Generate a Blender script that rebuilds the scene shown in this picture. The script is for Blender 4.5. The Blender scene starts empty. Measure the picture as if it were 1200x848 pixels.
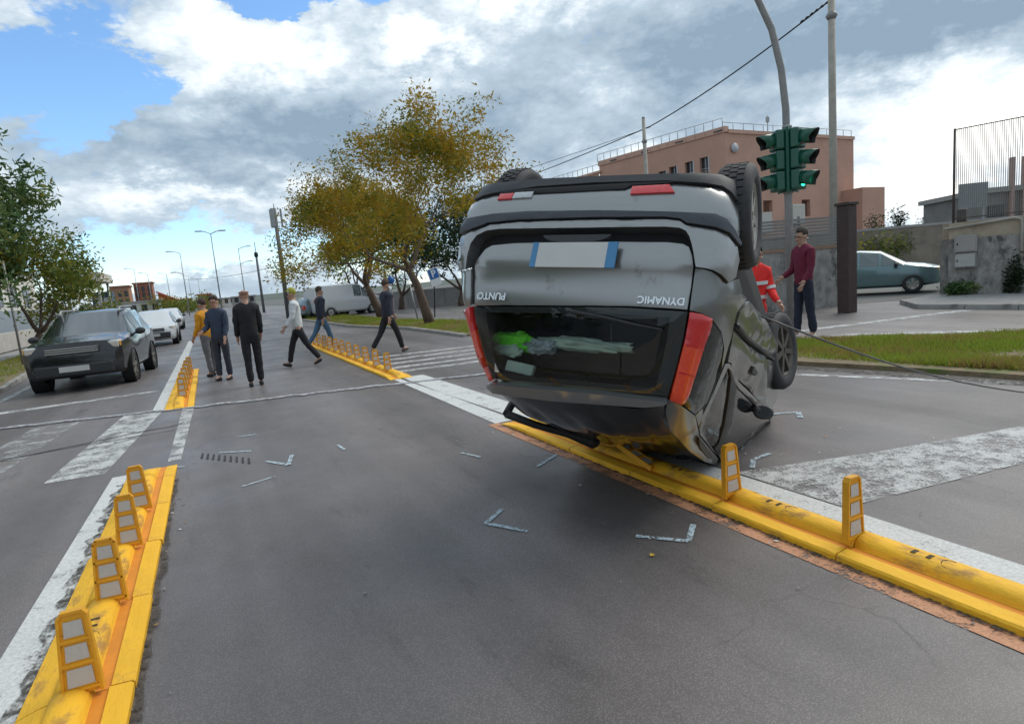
import bpy, bmesh, math, random
from mathutils import Vector, Matrix, noise
from mathutils.geometry import delaunay_2d_cdt
R = math.radians
rng = random.Random(7)
C = bpy.context.scene.collection
S = bpy.context.scene

# ---------------------------------------------------------------- camera
cd = bpy.data.cameras.new('camera'); cam = bpy.data.objects.new('camera', cd); C.objects.link(cam)
S.camera = cam
PITCH, ROLL, YAW, EYE = -.138, -.085, .455, 1.56
cf = Vector((math.sin(YAW)*math.cos(PITCH), math.cos(YAW)*math.cos(PITCH), math.sin(PITCH)))
r0 = Vector((math.cos(YAW), -math.sin(YAW), 0)); u0 = r0.cross(cf)
cr = r0*math.cos(ROLL)+u0*math.sin(ROLL); cu = -r0*math.sin(ROLL)+u0*math.cos(ROLL)
m = Matrix((cr, cu, -cf)).transposed().to_4x4(); m.translation = (0, 0, EYE)
cam.matrix_world = m
cd.sensor_width = 36; cd.lens = 36*708/1200; cd.clip_start = .05; cd.clip_end = 3000
S.render.resolution_x = 1024; S.render.resolution_y = 723

# ---------------------------------------------------------------- sky and sun
SUN_AZ, SUN_EL = R(82), R(48)          # azimuth clockwise from +Y
W = bpy.data.worlds.new('World'); S.world = W; W.use_nodes = True
nt = W.node_tree; nt.nodes.clear(); N = nt.nodes; LK = nt.links.new
def val(x): return x
def mth(op, a, b=None, c=None, clamp=False):
    n = N.new('ShaderNodeMath'); n.operation = op; n.use_clamp = clamp
    for i, v in enumerate((a, b, c)):
        if v is None: continue
        if isinstance(v, (int, float)): n.inputs[i].default_value = v
        else: LK(v, n.inputs[i])
    return n.outputs[0]
out = N.new('ShaderNodeOutputWorld')
sky = N.new('ShaderNodeTexSky'); sky.sky_type = 'NISHITA'; sky.sun_disc = False
sky.sun_elevation = SUN_EL; sky.sun_rotation = SUN_AZ; sky.altitude = 50
sky.air_density = .9; sky.dust_density = .15; sky.ozone_density = 4.0
bg1 = N.new('ShaderNodeBackground'); bg1.inputs[1].default_value = .092
hs = N.new('ShaderNodeHueSaturation'); hs.inputs['Saturation'].default_value = 1.05; hs.inputs['Hue'].default_value = .495
LK(sky.outputs[0], hs.inputs['Color']); LK(hs.outputs[0], bg1.inputs[0])
tc = N.new('ShaderNodeTexCoord'); sx = N.new('ShaderNodeSeparateXYZ'); LK(tc.outputs['Generated'], sx.inputs[0])
def wnoise(scale, detail, rough, zs=1.0, off=0.0, dist=0.0):
    mp = N.new('ShaderNodeMapping'); mp.inputs['Scale'].default_value = (1, 1, zs); mp.inputs['Location'].default_value = (off, off*.7, off*1.3)
    LK(tc.outputs['Generated'], mp.inputs[0])
    n = N.new('ShaderNodeTexNoise'); n.inputs['Scale'].default_value = scale; n.inputs['Detail'].default_value = detail
    n.inputs['Roughness'].default_value = rough; n.inputs['Distortion'].default_value = dist
    LK(mp.outputs[0], n.inputs['Vector']); return n.outputs['Fac']
D2 = 180/math.pi
az = mth('MULTIPLY', mth('ARCTAN2', sx.outputs[0], sx.outputs[1]), D2)
el = mth('MULTIPLY', mth('ARCSINE', sx.outputs[2]), D2)
n1 = wnoise(7, 7, .66, 2.0, 3.1); n2 = wnoise(9, 7, .68, 2.0, 11.3)
azd = mth('ADD', az, mth('MULTIPLY', mth('SUBTRACT', n1, .5), 16))
eld = mth('ADD', el, mth('MULTIPLY', mth('SUBTRACT', n2, .5), 9))
def blob(a, e, sa, se, amp):
    dx = mth('DIVIDE', mth('SUBTRACT', azd, a), sa); dy = mth('DIVIDE', mth('SUBTRACT', eld, e), se)
    q = mth('ADD', mth('MULTIPLY', dx, dx), mth('MULTIPLY', dy, dy))
    return mth('MULTIPLY', mth('EXPONENT', mth('MULTIPLY', q, -1)), amp)
def total(base, blobs):
    t = base
    for b in blobs: t = mth('ADD', t, blob(*b))
    return t
big = wnoise(3.2, 7, .6, 2.6, 5.7, .3)
fine = wnoise(11, 8, .66, 1.9, 2.2, .35)
vor = N.new('ShaderNodeTexVoronoi'); vor.feature = 'F1'; vor.normalize = True
vor.inputs['Scale'].default_value = 9.5; vor.inputs['Detail'].default_value = 3; vor.inputs['Roughness'].default_value = .6; vor.inputs['Lacunarity'].default_value = 2.3
vmp = N.new('ShaderNodeMapping'); vmp.inputs['Scale'].default_value = (1, 1, 1.9); LK(tc.outputs['Generated'], vmp.inputs[0]); LK(vmp.outputs[0], vor.inputs['Vector'])
puff = mth('SUBTRACT', .33, vor.outputs['Distance'])
cov = total(mth('ADD', mth('MULTIPLY', puff, 1.1), mth('ADD', mth('MULTIPLY', mth('SUBTRACT', big, .5), 1.4), .78)), [
    (-8, 16.5, 6.5, 3.6, -1.1), (9, 24.5, 7, 2.0, -.95), (22, 25.5, 5, 1.2, -.5), (-4, 4.6, 14, 2.8, -.62), (15, 4, 9, 2.6, -.5),
    (8, 19, 6, 3.2, .9), (19, 19, 5, 2.2, .7), (10, 13, 16, 2.6, .6), (0, 8.9, 9, .9, .55),
    (50, 16, 16, 5, .6), (63, 8, 9, 4, .5), (33, 14, 10, 5, .3), (70, 6.0, 5, 1.2, -.5)])
covr = N.new('ShaderNodeMapRange'); covr.interpolation_type = 'SMOOTHSTEP'
LK(cov, covr.inputs[0]); covr.inputs[1].default_value = .38; covr.inputs[2].default_value = .62
bri = total(mth('ADD', mth('MULTIPLY', puff, 1.0), mth('ADD', mth('MULTIPLY', mth('SUBTRACT', fine, .5), .7), .35)), [
    (7, 20.5, 5, 2.4, .55), (20, 20.3, 4.5, 1.5, .55), (3, 17, 4, 2.0, .25), (29, 23.5, 6, 1.8, .5), (12, 12.8, 20, 2.8, -.40), (0, 9.0, 9, 1.2, .4),
    (38, 9.5, 6, 1.6, .25), (36, 16, 3, 1.5, .2), (50, 17, 14, 4.0, -.42), (62, 15.5, 8, 2.2, -.3), (63, 8, 8, 3.6, .6), (58, 3, 9, 3, .3)])
brr = N.new('ShaderNodeValToRGB'); LK(bri, brr.inputs[0])
cr_ = brr.color_ramp; cr_.elements[0].position = 0; cr_.elements[0].color = (.22, .30, .385, 1)
cr_.elements[1].position = 1; cr_.elements[1].color = (1.32, 1.29, 1.22, 1)
e = cr_.elements.new(.38); e.color = (.40, .49, .57, 1)
e = cr_.elements.new(.7); e.color = (.74, .80, .84, 1)
bg2 = N.new('ShaderNodeBackground'); LK(brr.outputs[0], bg2.inputs[0]); bg2.inputs[1].default_value = .56
mx = N.new('ShaderNodeMixShader'); LK(covr.outputs[0], mx.inputs[0]); LK(bg1.outputs[0], mx.inputs[1]); LK(bg2.outputs[0], mx.inputs[2])
LK(mx.outputs[0], out.inputs[0])
sl = bpy.data.lights.new('sun', 'SUN'); so = bpy.data.objects.new('sun', sl); C.objects.link(so)
sl.energy = .9; sl.angle = R(40); sl.color = (1, .95, .86)
sd = Vector((math.sin(SUN_AZ)*math.cos(SUN_EL), math.cos(SUN_AZ)*math.cos(SUN_EL), math.sin(SUN_EL)))
so.rotation_euler = sd.to_track_quat('Z', 'Y').to_euler()
S.view_settings.view_transform = 'Standard'; S.view_settings.look = 'None'; S.view_settings.exposure = 1.3; S.view_settings.gamma = 1

# ---------------------------------------------------------------- materials
MATS = {}
def mat(name, col, rough=.6, metal=0, var=.12, vscale=6, bump=0, bscale=80, coat=0, spec=.5, ramp=None, emit=None, trans=0, stretch=(1, 1, 1), dirt=None):
    """procedural material: base colour broken up by noise (+ optional second tone), optional bump"""
    if name in MATS: return MATS[name]
    m = bpy.data.materials.new(name); m.use_nodes = True; t = m.node_tree; b = t.nodes['Principled BSDF']
    nn = t.nodes.new; lk = t.links.new
    g = nn('ShaderNodeTexCoord'); mp = nn('ShaderNodeMapping'); mp.inputs['Scale'].default_value = stretch; lk(g.outputs['Object'], mp.inputs[0])
    n = nn('ShaderNodeTexNoise'); n.inputs['Scale'].default_value = vscale; n.inputs['Detail'].default_value = 8; n.inputs['Roughness'].default_value = .65
    lk(mp.outputs[0], n.inputs['Vector'])
    rp = nn('ShaderNodeValToRGB'); lk(n.outputs['Fac'], rp.inputs[0])
    a = [c*(1-var) for c in col]; z = [min(1, c*(1+var)) for c in col]
    rp.color_ramp.elements[0].position = .3; rp.color_ramp.elements[0].color = (*a, 1)
    rp.color_ramp.elements[1].position = .7; rp.color_ramp.elements[1].color = (*z, 1)
    if ramp:
        for p, c in ramp:
            q = rp.color_ramp.elements.new(p); q.color = (*c, 1)
    cout = rp.outputs[0]
    if dirt:   # (colour, threshold, scale): irregular stains
        n2 = nn('ShaderNodeTexNoise'); n2.inputs['Scale'].default_value = dirt[2]; n2.inputs['Detail'].default_value = 10; n2.inputs['Roughness'].default_value = .7
        lk(mp.outputs[0], n2.inputs['Vector'])
        mr = nn('ShaderNodeMapRange'); lk(n2.outputs['Fac'], mr.inputs[0]); mr.inputs[1].default_value = dirt[1]; mr.inputs[2].default_value = dirt[1]+.1
        mm = nn('ShaderNodeMix'); mm.data_type = 'RGBA'; lk(mr.outputs[0], mm.inputs[0]); lk(cout, mm.inputs[6]); mm.inputs[7].default_value = (*dirt[0], 1)
        cout = mm.outputs[2]
    lk(cout, b.inputs['Base Color'])
    b.inputs['Roughness'].default_value = rough; b.inputs['Metallic'].default_value = metal
    b.inputs['Specular IOR Level'].default_value = spec
    if coat: b.inputs['Coat Weight'].default_value = coat; b.inputs['Coat Roughness'].default_value = .06
    if trans: b.inputs['Transmission Weight'].default_value = trans
    if emit: b.inputs['Emission Color'].default_value = (*emit[0], 1); b.inputs['Emission Strength'].default_value = emit[1]
    if bump:
        n3 = nn('ShaderNodeTexNoise'); n3.inputs['Scale'].default_value = bscale; n3.inputs['Detail'].default_value = 6; lk(mp.outputs[0], n3.inputs['Vector'])
        bp = nn('ShaderNodeBump'); bp.inputs['Strength'].default_value = bump; bp.inputs['Distance'].default_value = .02
        lk(n3.outputs['Fac'], bp.inputs['Height']); lk(bp.outputs[0], b.inputs['Normal'])
    MATS[name] = m; return m
def glass_mat(name, tint=(.02, .025, .025), see=.35, ior=1.9):
    """car glass: mirror-like coat over dark tint that lets part of the light through"""
    if name in MATS: return MATS[name]
    m = bpy.data.materials.new(name); m.use_nodes = True; t = m.node_tree; b = t.nodes['Principled BSDF']
    b.inputs['Base Color'].default_value = (*tint, 1); b.inputs['Roughness'].default_value = .3; b.inputs['Specular IOR Level'].default_value = 0
    tr = t.nodes.new('ShaderNodeBsdfTransparent'); tr.inputs[0].default_value = (.86, .92, .89, 1)
    gl_ = t.nodes.new('ShaderNodeBsdfGlossy'); gl_.inputs['Roughness'].default_value = .015; gl_.inputs[0].default_value = (1, 1, 1, 1)
    m1 = t.nodes.new('ShaderNodeMixShader'); m1.inputs[0].default_value = see
    m2 = t.nodes.new('ShaderNodeMixShader'); fr = t.nodes.new('ShaderNodeFresnel'); fr.inputs[0].default_value = ior
    t.links.new(b.outputs[0], m1.inputs[1]); t.links.new(tr.outputs[0], m1.inputs[2])
    t.links.new(fr.outputs[0], m2.inputs[0]); t.links.new(m1.outputs[0], m2.inputs[1]); t.links.new(gl_.outputs[0], m2.inputs[2])
    t.links.new(m2.outputs[0], t.nodes['Material Output'].inputs[0]); MATS[name] = m; return m
def leaf_mat(name, stops, rough=.55):
    if name in MATS: return MATS[name]
    m = bpy.data.materials.new(name); m.use_nodes = True; t = m.node_tree; b = t.nodes['Principled BSDF']
    g = t.nodes.new('ShaderNodeNewGeometry'); rp = t.nodes.new('ShaderNodeValToRGB')
    o = t.nodes.new('ShaderNodeTexCoord'); n = t.nodes.new('ShaderNodeTexNoise'); n.inputs['Scale'].default_value = .9; n.inputs['Detail'].default_value = 3
    t.links.new(o.outputs['Object'], n.inputs['Vector'])
    a = t.nodes.new('ShaderNodeMath'); a.operation = 'MULTIPLY_ADD'; a.inputs[1].default_value = .45
    s = t.nodes.new('ShaderNodeMath'); s.operation = 'MULTIPLY_ADD'; s.inputs[1].default_value = 1.6; s.inputs[2].default_value = -.52
    t.links.new(n.outputs['Fac'], s.inputs[0]); t.links.new(g.outputs['Random Per Island'], a.inputs[0]); t.links.new(s.outputs[0], a.inputs[2])
    t.links.new(a.outputs[0], rp.inputs[0])
    el = rp.color_ramp.elements
    el[0].position = stops[0][0]; el[0].color = (*stops[0][1], 1); el[1].position = stops[-1][0]; el[1].color = (*stops[-1][1], 1)
    for p, c in stops[1:-1]: q = el.new(p); q.color = (*c, 1)
    t.links.new(rp.outputs[0], b.inputs['Base Color']); b.inputs['Roughness'].default_value = rough; b.inputs['Specular IOR Level'].default_value = .25
    tl = t.nodes.new('ShaderNodeBsdfTranslucent'); t.links.new(rp.outputs[0], tl.inputs[0])
    mxs = t.nodes.new('ShaderNodeMixShader'); mxs.inputs[0].default_value = .4
    t.links.new(b.outputs[0], mxs.inputs[1]); t.links.new(tl.outputs[0], mxs.inputs[2]); t.links.new(mxs.outputs[0], t.nodes['Material Output'].inputs[0])
    MATS[name] = m; return m
def asphalt(name, base, patch=.22, wheel=True):
    m = bpy.data.materials.new(name); m.use_nodes = True; t = m.node_tree; b = t.nodes['Principled BSDF']; nn = t.nodes.new; lk = t.links.new
    g = nn('ShaderNodeTexCoord')
    def nz(scale, det, rough=.6, st=(1, 1, 1)):
        mp = nn('ShaderNodeMapping'); mp.inputs['Scale'].default_value = st; lk(g.outputs['Object'], mp.inputs[0])
        n = nn('ShaderNodeTexNoise'); n.inputs['Scale'].default_value = scale; n.inputs['Detail'].default_value = det; n.inputs['Roughness'].default_value = rough
        lk(mp.outputs[0], n.inputs['Vector']); return n.outputs['Fac']
    def mp_(x, a, z, lo, hi):
        r = nn('ShaderNodeMapRange'); lk(x, r.inputs[0]); r.inputs[1].default_value = a; r.inputs[2].default_value = z; r.inputs[3].default_value = lo; r.inputs[4].default_value = hi; return r.outputs[0]
    def mul(a, c):
        q = nn('ShaderNodeMath'); q.operation = 'MULTIPLY'; lk(a, q.inputs[0])
        if isinstance(c, (int, float)): q.inputs[1].default_value = c
        else: lk(c, q.inputs[1])
        return q.outputs[0]
    big = mp_(nz(.35, 6, .6, (1, .35, 1)), .3, .7, 1-patch, 1+patch)
    mid = mp_(nz(2.2, 8, .7, (1, .5, 1)), .3, .7, .9, 1.1)
    grain = mp_(nz(190, 4, .85), .3, .7, .55, 1.5)
    stone = nn('ShaderNodeTexVoronoi'); stone.inputs['Scale'].default_value = 120; lk(g.outputs['Object'], stone.inputs['Vector'])
    st = mp_(stone.outputs['Distance'], .0, .5, 1.45, .74)
    oil = mp_(nz(1.6, 9, .75, (1.3, .45, 1)), .58, .68, 1, .66)
    streak = mp_(nz(1.1, 3, .5, (1, .03, 1)), .3, .7, .68, 1.3)
    drip = mp_(nz(2.6, 10, .8, (1.6, .22, 1)), .57, .66, 1, .74)
    f = mul(mul(mul(mul(mul(mul(big, mid), grain), st), oil), streak), drip)
    # thin cracks
    v = nn('ShaderNodeTexVoronoi'); v.feature = 'DISTANCE_TO_EDGE'; v.inputs['Scale'].default_value = .33
    dmp = nn('ShaderNodeMixRGB'); dmp.blend_type = 'ADD'; dmp.inputs[0].default_value = .5
    nd = nn('ShaderNodeTexNoise'); nd.inputs['Scale'].default_value = 2.5; nd.inputs['Detail'].default_value = 6; lk(g.outputs['Object'], nd.inputs['Vector'])
    lk(g.outputs['Object'], dmp.inputs[1]); lk(nd.outputs['Color'], dmp.inputs[2]); lk(dmp.outputs[0], v.inputs['Vector'])
    ck = mp_(v.outputs['Distance'], .0008, .0035, .62, 1)
    cm = mp_(nz(.5, 2), .52, .6, 0, 1)
    cmx = nn('ShaderNodeMix'); lk(cm, cmx.inputs[0]); cmx.inputs[2].default_value = 1; lk(ck, cmx.inputs[3])
    f = mul(f, cmx.outputs[0])
    hue = nn('ShaderNodeMix'); hue.data_type = 'RGBA'; lk(mp_(nz(.5, 3), .35, .65, 0, 1), hue.inputs[0])
    hue.inputs[6].default_value = (base*1.12, base*.98, base*.93, 1); hue.inputs[7].default_value = (base*1.10, base*.975, base*.97, 1)
    vm = nn('ShaderNodeVectorMath'); vm.operation = 'SCALE'; lk(hue.outputs[2], vm.inputs[0]); lk(f, vm.inputs[3])
    lk(vm.outputs[0], b.inputs['Base Color'])
    ro = mp_(nz(.8, 5), .35, .7, .40, .64); lk(ro, b.inputs['Roughness']); b.inputs['Specular IOR Level'].default_value = .5
    bp = nn('ShaderNodeBump'); bp.inputs['Strength'].default_value = .15; bp.inputs['Distance'].default_value = .002
    lk(stone.outputs['Distance'], bp.inputs['Height']); lk(bp.outputs[0], b.inputs['Normal'])
    MATS[name] = m; return m
def paint_mat(name, col, under, wear=.5, scale=5, fine=60):
    """road paint worn through to the asphalt"""
    if name in MATS: return MATS[name]
    m = bpy.data.materials.new(name); m.use_nodes = True; t = m.node_tree; b = t.nodes['Principled BSDF']; nn = t.nodes.new; lk = t.links.new
    g = nn('ShaderNodeTexCoord')
    n = nn('ShaderNodeTexNoise'); n.inputs['Scale'].default_value = scale; n.inputs['Detail'].default_value = 12; n.inputs['Roughness'].default_value = .78; lk(g.outputs['Object'], n.inputs['Vector'])
    r = nn('ShaderNodeMapRange'); r.inputs[1].default_value = wear-.07; r.inputs[2].default_value = wear+.07
    f = nn('ShaderNodeTexNoise'); f.inputs['Scale'].default_value = fine; f.inputs['Detail'].default_value = 5; lk(g.outputs['Object'], f.inputs['Vector'])
    st = nn('ShaderNodeTexVoronoi'); st.inputs['Scale'].default_value = 75; lk(g.outputs['Object'], st.inputs['Vector'])   # paint goes first from the tops of the stones
    w1 = nn('ShaderNodeMath'); w1.operation = 'MULTIPLY_ADD'; w1.inputs[1].default_value = .22; lk(f.outputs['Fac'], w1.inputs[0]); lk(n.outputs['Fac'], w1.inputs[2])
    w2 = nn('ShaderNodeMath'); w2.operation = 'MULTIPLY_ADD'; w2.inputs[1].default_value = -.16; lk(st.outputs['Distance'], w2.inputs[0]); lk(w1.outputs[0], w2.inputs[2])
    w3 = nn('ShaderNodeMath'); w3.operation = 'ADD'; w3.inputs[1].default_value = -.045; lk(w2.outputs[0], w3.inputs[0]); lk(w3.outputs[0], r.inputs[0])
    fr = nn('ShaderNodeMapRange'); lk(f.outputs['Fac'], fr.inputs[0]); fr.inputs[1].default_value = .3; fr.inputs[2].default_value = .7; fr.inputs[3].default_value = .75; fr.inputs[4].default_value = 1.1
    tr = nn('ShaderNodeBsdfTransparent'); mxs = nn('ShaderNodeMixShader')
    vm = nn('ShaderNodeVectorMath'); vm.operation = 'SCALE'; vm.inputs[0].default_value = col; lk(fr.outputs[0], vm.inputs[3]); lk(vm.outputs[0], b.inputs['Base Color'])
    b.inputs['Roughness'].default_value = .75
    lk(r.outputs[0], mxs.inputs[0]); lk(b.outputs[0], mxs.inputs[1]); lk(tr.outputs[0], mxs.inputs[2]); lk(mxs.outputs[0], t.nodes['Material Output'].inputs[0])
    MATS[name] = m; return m

# ---------------------------------------------------------------- mesh helpers
def link(name, bm, mts, parent=None, smooth=False, angle=None):
    me = bpy.data.meshes.new(name); bm.normal_update(); bm.to_mesh(me); bm.free()
    for x in (mts if isinstance(mts, (list, tuple)) else [mts]): me.materials.append(x)
    if smooth:
        me.polygons.foreach_set('use_smooth', [True]*len(me.polygons))
        if angle:
            me.set_sharp_from_angle(angle=R(angle))
    o = bpy.data.objects.new(name, me); C.objects.link(o)
    if parent is not None: o.parent = parent
    return o
def tag(o, label=None, cat=None, group=None, kind=None):
    if label: o['label'] = label
    if cat: o['category'] = cat
    if group: o['group'] = group
    if kind: o['kind'] = kind
    return o
def thing(name, label, cat, loc=(0, 0, 0), rz=0, group=None):
    o = bpy.data.objects.new(name, None); o.empty_display_size = .2; C.objects.link(o); o.location = loc; o.rotation_euler = (0, 0, rz)
    return tag(o, label, cat, group)
def copy_tree(o, parent=None):
    c = o.copy(); C.objects.link(c)
    if parent is not None: c.parent = parent
    for ch in list(o.children): copy_tree(ch, c)
    return c
def box(bm, x0, x1, y0, y1, z0, z1, M=None, mi=0, bev=0):
    vs = [bm.verts.new((x, y, z)) for z in (z0, z1) for x, y in ((x0, y0), (x1, y0), (x1, y1), (x0, y1))]
    fs = [bm.faces.new([vs[i] for i in q]) for q in ((3, 2, 1, 0), (4, 5, 6, 7), (0, 1, 5, 4), (1, 2, 6, 5), (2, 3, 7, 6), (3, 0, 4, 7))]
    for f in fs: f.material_index = mi
    if bev:
        es = list({e for f in fs for e in f.edges})
        r = bmesh.ops.bevel(bm, geom=es, offset=bev, segments=2, profile=.5, affect='EDGES'); vs = list({v for f in r['faces'] for v in f.verts} | {v for v in vs if v.is_valid})
        for f in r['faces']: f.material_index = mi
    if M is not None:
        for v in vs: v.co = M @ v.co
    return vs
def tube(bm, pts, rad, seg=8, cap=True, mi=0):
    """tube through points with radius (scalar or list)"""
    pts = [Vector(p) for p in pts]; n = len(pts); rings = []
    up = Vector((0, 0, 1)); prev = None
    for i, p in enumerate(pts):
        d = (pts[min(i+1, n-1)]-pts[max(i-1, 0)]).normalized()
        a = d.cross(up if prev is None else prev)
        if prev is None:
            if a.length < .05: a = d.cross(Vector((1, 0, 0)))
            a.normalize(); bb = d.cross(a).normalized()
        else:
            bb = prev - d*prev.dot(d); bb.normalize(); a = bb.cross(d)
        prev = bb
        r = rad[i] if isinstance(rad, (list, tuple)) else rad
        rings.append([bm.verts.new(p + (a*math.cos(2*math.pi*k/seg) + bb*math.sin(2*math.pi*k/seg))*r) for k in range(seg)])
    for A, B in zip(rings, rings[1:]):
        for k in range(seg):
            f = bm.faces.new((A[k], A[(k+1) % seg], B[(k+1) % seg], B[k])); f.smooth = True; f.material_index = mi
    if cap:
        f = bm.faces.new(rings[0][::-1]); f.material_index = mi
        f = bm.faces.new(rings[-1]); f.material_index = mi
    bmesh.ops.recalc_face_normals(bm, faces=bm.faces)
def lathe(bm, prof, seg=24, M=None, mi=0):
    """profile [(r, x)] revolved about local X"""
    rings = []
    for r, x in prof:
        rings.append([bm.verts.new((x, r*math.cos(2*math.pi*k/seg), r*math.sin(2*math.pi*k/seg))) for k in range(seg)])
    fs = []
    for A, B in zip(rings, rings[1:]):
        for k in range(seg):
            f = bm.faces.new((A[k], B[k], B[(k+1) % seg], A[(k+1) % seg])); f.smooth = True; f.material_index = mi; fs.append(f)
    if M is not None:
        for r in rings:
            for v in r: v.co = M @ v.co
    return rings
def sheet(name, poly, z, mt, kind='structure', label=None, cut=0, parent=None):
    bm = bmesh.new(); f = bm.faces.new([bm.verts.new((x, y, z)) for x, y in poly])
    bmesh.ops.triangulate(bm, faces=[f]); bm.normal_update()
    for f in bm.faces:
        if f.normal.z < 0: f.normal_flip()
    o = link(name, bm, mt, parent)
    if parent is None: tag(o, label, None, None, kind)
    return o
def prism(bm, poly, z0, z1, mi=0):
    a = [bm.verts.new((x, y, z0)) for x, y in poly]; b = [bm.verts.new((x, y, z1)) for x, y in poly]; n = len(poly)
    fs = [bm.faces.new(b), bm.faces.new(a[::-1])] + [bm.faces.new((a[i], a[(i+1) % n], b[(i+1) % n], b[i])) for i in range(n)]
    for f in fs: f.material_index = mi
    bmesh.ops.recalc_face_normals(bm, faces=fs); return fs
def text_mesh(name, body, size, M, mt, parent=None, depth=.002, bold=.0):
    cu_ = bpy.data.curves.new(name, 'FONT'); cu_.body = body; cu_.size = size; cu_.extrude = depth; cu_.align_x = 'CENTER'; cu_.align_y = 'CENTER'; cu_.offset = bold; cu_.resolution_u = 3
    o = bpy.data.objects.new(name, cu_); C.objects.link(o)
    me = bpy.data.meshes.new_from_object(o.evaluated_get(bpy.context.evaluated_depsgraph_get())); C.objects.unlink(o); bpy.data.objects.remove(o)
    me.name = name; me.materials.clear(); me.materials.append(mt)
    q = bpy.data.objects.new(name, me); C.objects.link(q); q.matrix_local = M
    if parent is not None: q.parent = parent
    return q
# ---------------------------------------------------------------- ground
M_road = asphalt('asphalt', .155, .34)
M_road2 = asphalt('asphalt_side', .18)
M_white = paint_mat('white_paint', (.62, .62, .6), None, .62, 4)
M_white2 = paint_mat('white_paint_worn', (.55, .55, .54), None, .51, 4)
M_white3 = paint_mat('white_paint_ghost', (.40, .40, .40), None, .46, 3)
M_chalk = paint_mat('spray_chalk', (.50, .60, .66), None, .52, 22)
M_salmon = paint_mat('salmon_paint', (.55, .27, .15), None, .54, 6)
M_conc = mat('kerb_concrete', (.3, .29, .27), .85, var=.25, vscale=4, bump=.4, bscale=40, dirt=((.12, .11, .1), .58, 2))
M_pave = mat('pavement', (.27, .26, .25), .85, var=.2, vscale=3, bump=.3, bscale=50, dirt=((.15, .14, .13), .6, 1.5))
M_soil = mat('verge_soil', (.2, .15, .09), .95, var=.35, vscale=5, bump=.8, bscale=30, dirt=((.11, .15, .035), .5, 2.2))
M_far = mat('far_ground', (.13, .13, .12), .95, var=.2, vscale=.1)
bm = bmesh.new()
bmesh.ops.create_grid(bm, x_segments=8, y_segments=8, size=1500)
o = link('ground', bm, M_far); tag(o, kind='structure'); o.location.z = -.03
sheet('road', [(-9, -8), (7.5, -8), (16, -8), (16, 14), (9, 16), (14, 42), (9, 260), (-9, 260)], 0, M_road)
sheet('side_road', [(8.6, 9), (10.2, 7), (11.2, 4.6), (13, -6), (15.4, -6), (15.15, 8.6), (17.6, 10.2), (13, 13)], .004, M_road2)

def raised(name, poly, h, mt, kerb=.12, km=M_conc):
    """raised verge or pavement: top sheet and a stone kerb built of separate stones along its edge"""
    bm = bmesh.new(); fs = prism(bm, poly, -.05, h)
    o = link(name, bm, mt); tag(o, kind='structure'); return o
def kerb_line(pts, h, w=.13, ln=1.0, name='kerb'):
    root = thing(name, None, None); tag(root, kind='structure')
    first = None
    for (a, b) in zip(pts, pts[1:]):
        a = Vector((*a, 0)); b = Vector((*b, 0)); d = b-a; n = max(1, int(d.length/ln)); an = math.atan2(d.y, d.x); L = d.length/n
        bm = bmesh.new(); box(bm, 0, L-.012, -w/2, w/2, -.06, h, bev=.012); me = None
        src = link('kerb_stone', bm, M_conc, root)
        for i in range(n):
            o = src if i == 0 else src.copy()
            if i: C.objects.link(o)
            p = a+d*(i/n); o.location = (p.x+rng.uniform(-.006, .006), p.y, rng.uniform(-.008, .004)); o.rotation_euler = (0, 0, an+rng.uniform(-.004, .004))
    return root
RV = [(7.05, 7.05), (7.2, 6.2), (7.55, 4.6), (7.75, 3.2), (8.1, .5), (8.6, -5), (13, -6), (11.6, 3), (11.2, 4.9), (10.1, 6.7), (9.0, 7.6), (7.6, 7.6)]
CV = [(6.5, 16.1), (6.55, 21.5), (5.6, 27), (5.2, 45), (8.2, 45), (8.0, 30), (8.5, 24), (9.2, 20), (8.6, 16.4)]
raised('right_verge', RV, .06, M_soil)
raised('central_verge', CV, .07, M_soil)
LV = [(-4.8, -8), (-4.6, 8), (-4.45, 17), (-5.0, 23), (-5.2, 120), (-7.2, 120), (-7.2, -8)]
raised('left_verge', LV, .08, M_soil)
kerb_line([(-4.66, -6), (-4.5, 9), (-4.36, 17), (-4.85, 22), (-5.1, 50)], .1)
kerb_line([(6.42, 16.0), (6.48, 21.5), (5.5, 27.2), (5.12, 45)], .09)
PV = [(15.2, 8.6), (15.25, 6.6), (15.5, -6), (24, -6), (18.5, 8.2), (17.95, 9.9), (16.4, 9.7)]
raised('pavement', PV, .12, M_pave)
kerb_line([(16.4, 9.75), (15.14, 8.62), (15.18, 6.6), (15.44, -5)], .125)
sheet('left_path', [(-7.2, -8), (-7.2, 120), (-9, 120), (-9, -8)], .006, M_pave)

# painted lines
def line(name, poly, z=.004, mt=M_white): return sheet(name, poly, z, mt)
line('white_line', [(-1.16, -.5), (-.86, -.5), (-.84, 6.72), (-1.03, 6.72)])
line('white_line', [(-.98, 10.7), (-.76, 10.7), (-.74, 30), (-.96, 30)])
line('white_line', [(-.58, 6.95), (-.46, 6.98), (-.40, 10.45), (-.56, 10.45)], mt=M_white2)
line('white_line', [(3.04, .2), (3.3, .2), (3.22, 10.2), (2.78, 10.2), (2.92, 5.8), (3.04, 5.6)], mt=M_white)
line('white_line', [(2.62, 5.9), (2.86, 5.9), (2.82, 12.4), (2.70, 12.4)], mt=M_white)
line('stop_line', [(3.3, 3.16), (4.4, 2.82), (5.8, 2.5), (9.0, 1.7), (9.0, .95), (4.9, 2.06), (3.3, 2.3)], .005, M_white2)
line('edge_line', [(6.72, 5.5), (7.6, 3.3), (7.48, 3.2), (6.62, 5.4)], mt=M_white2)
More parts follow.
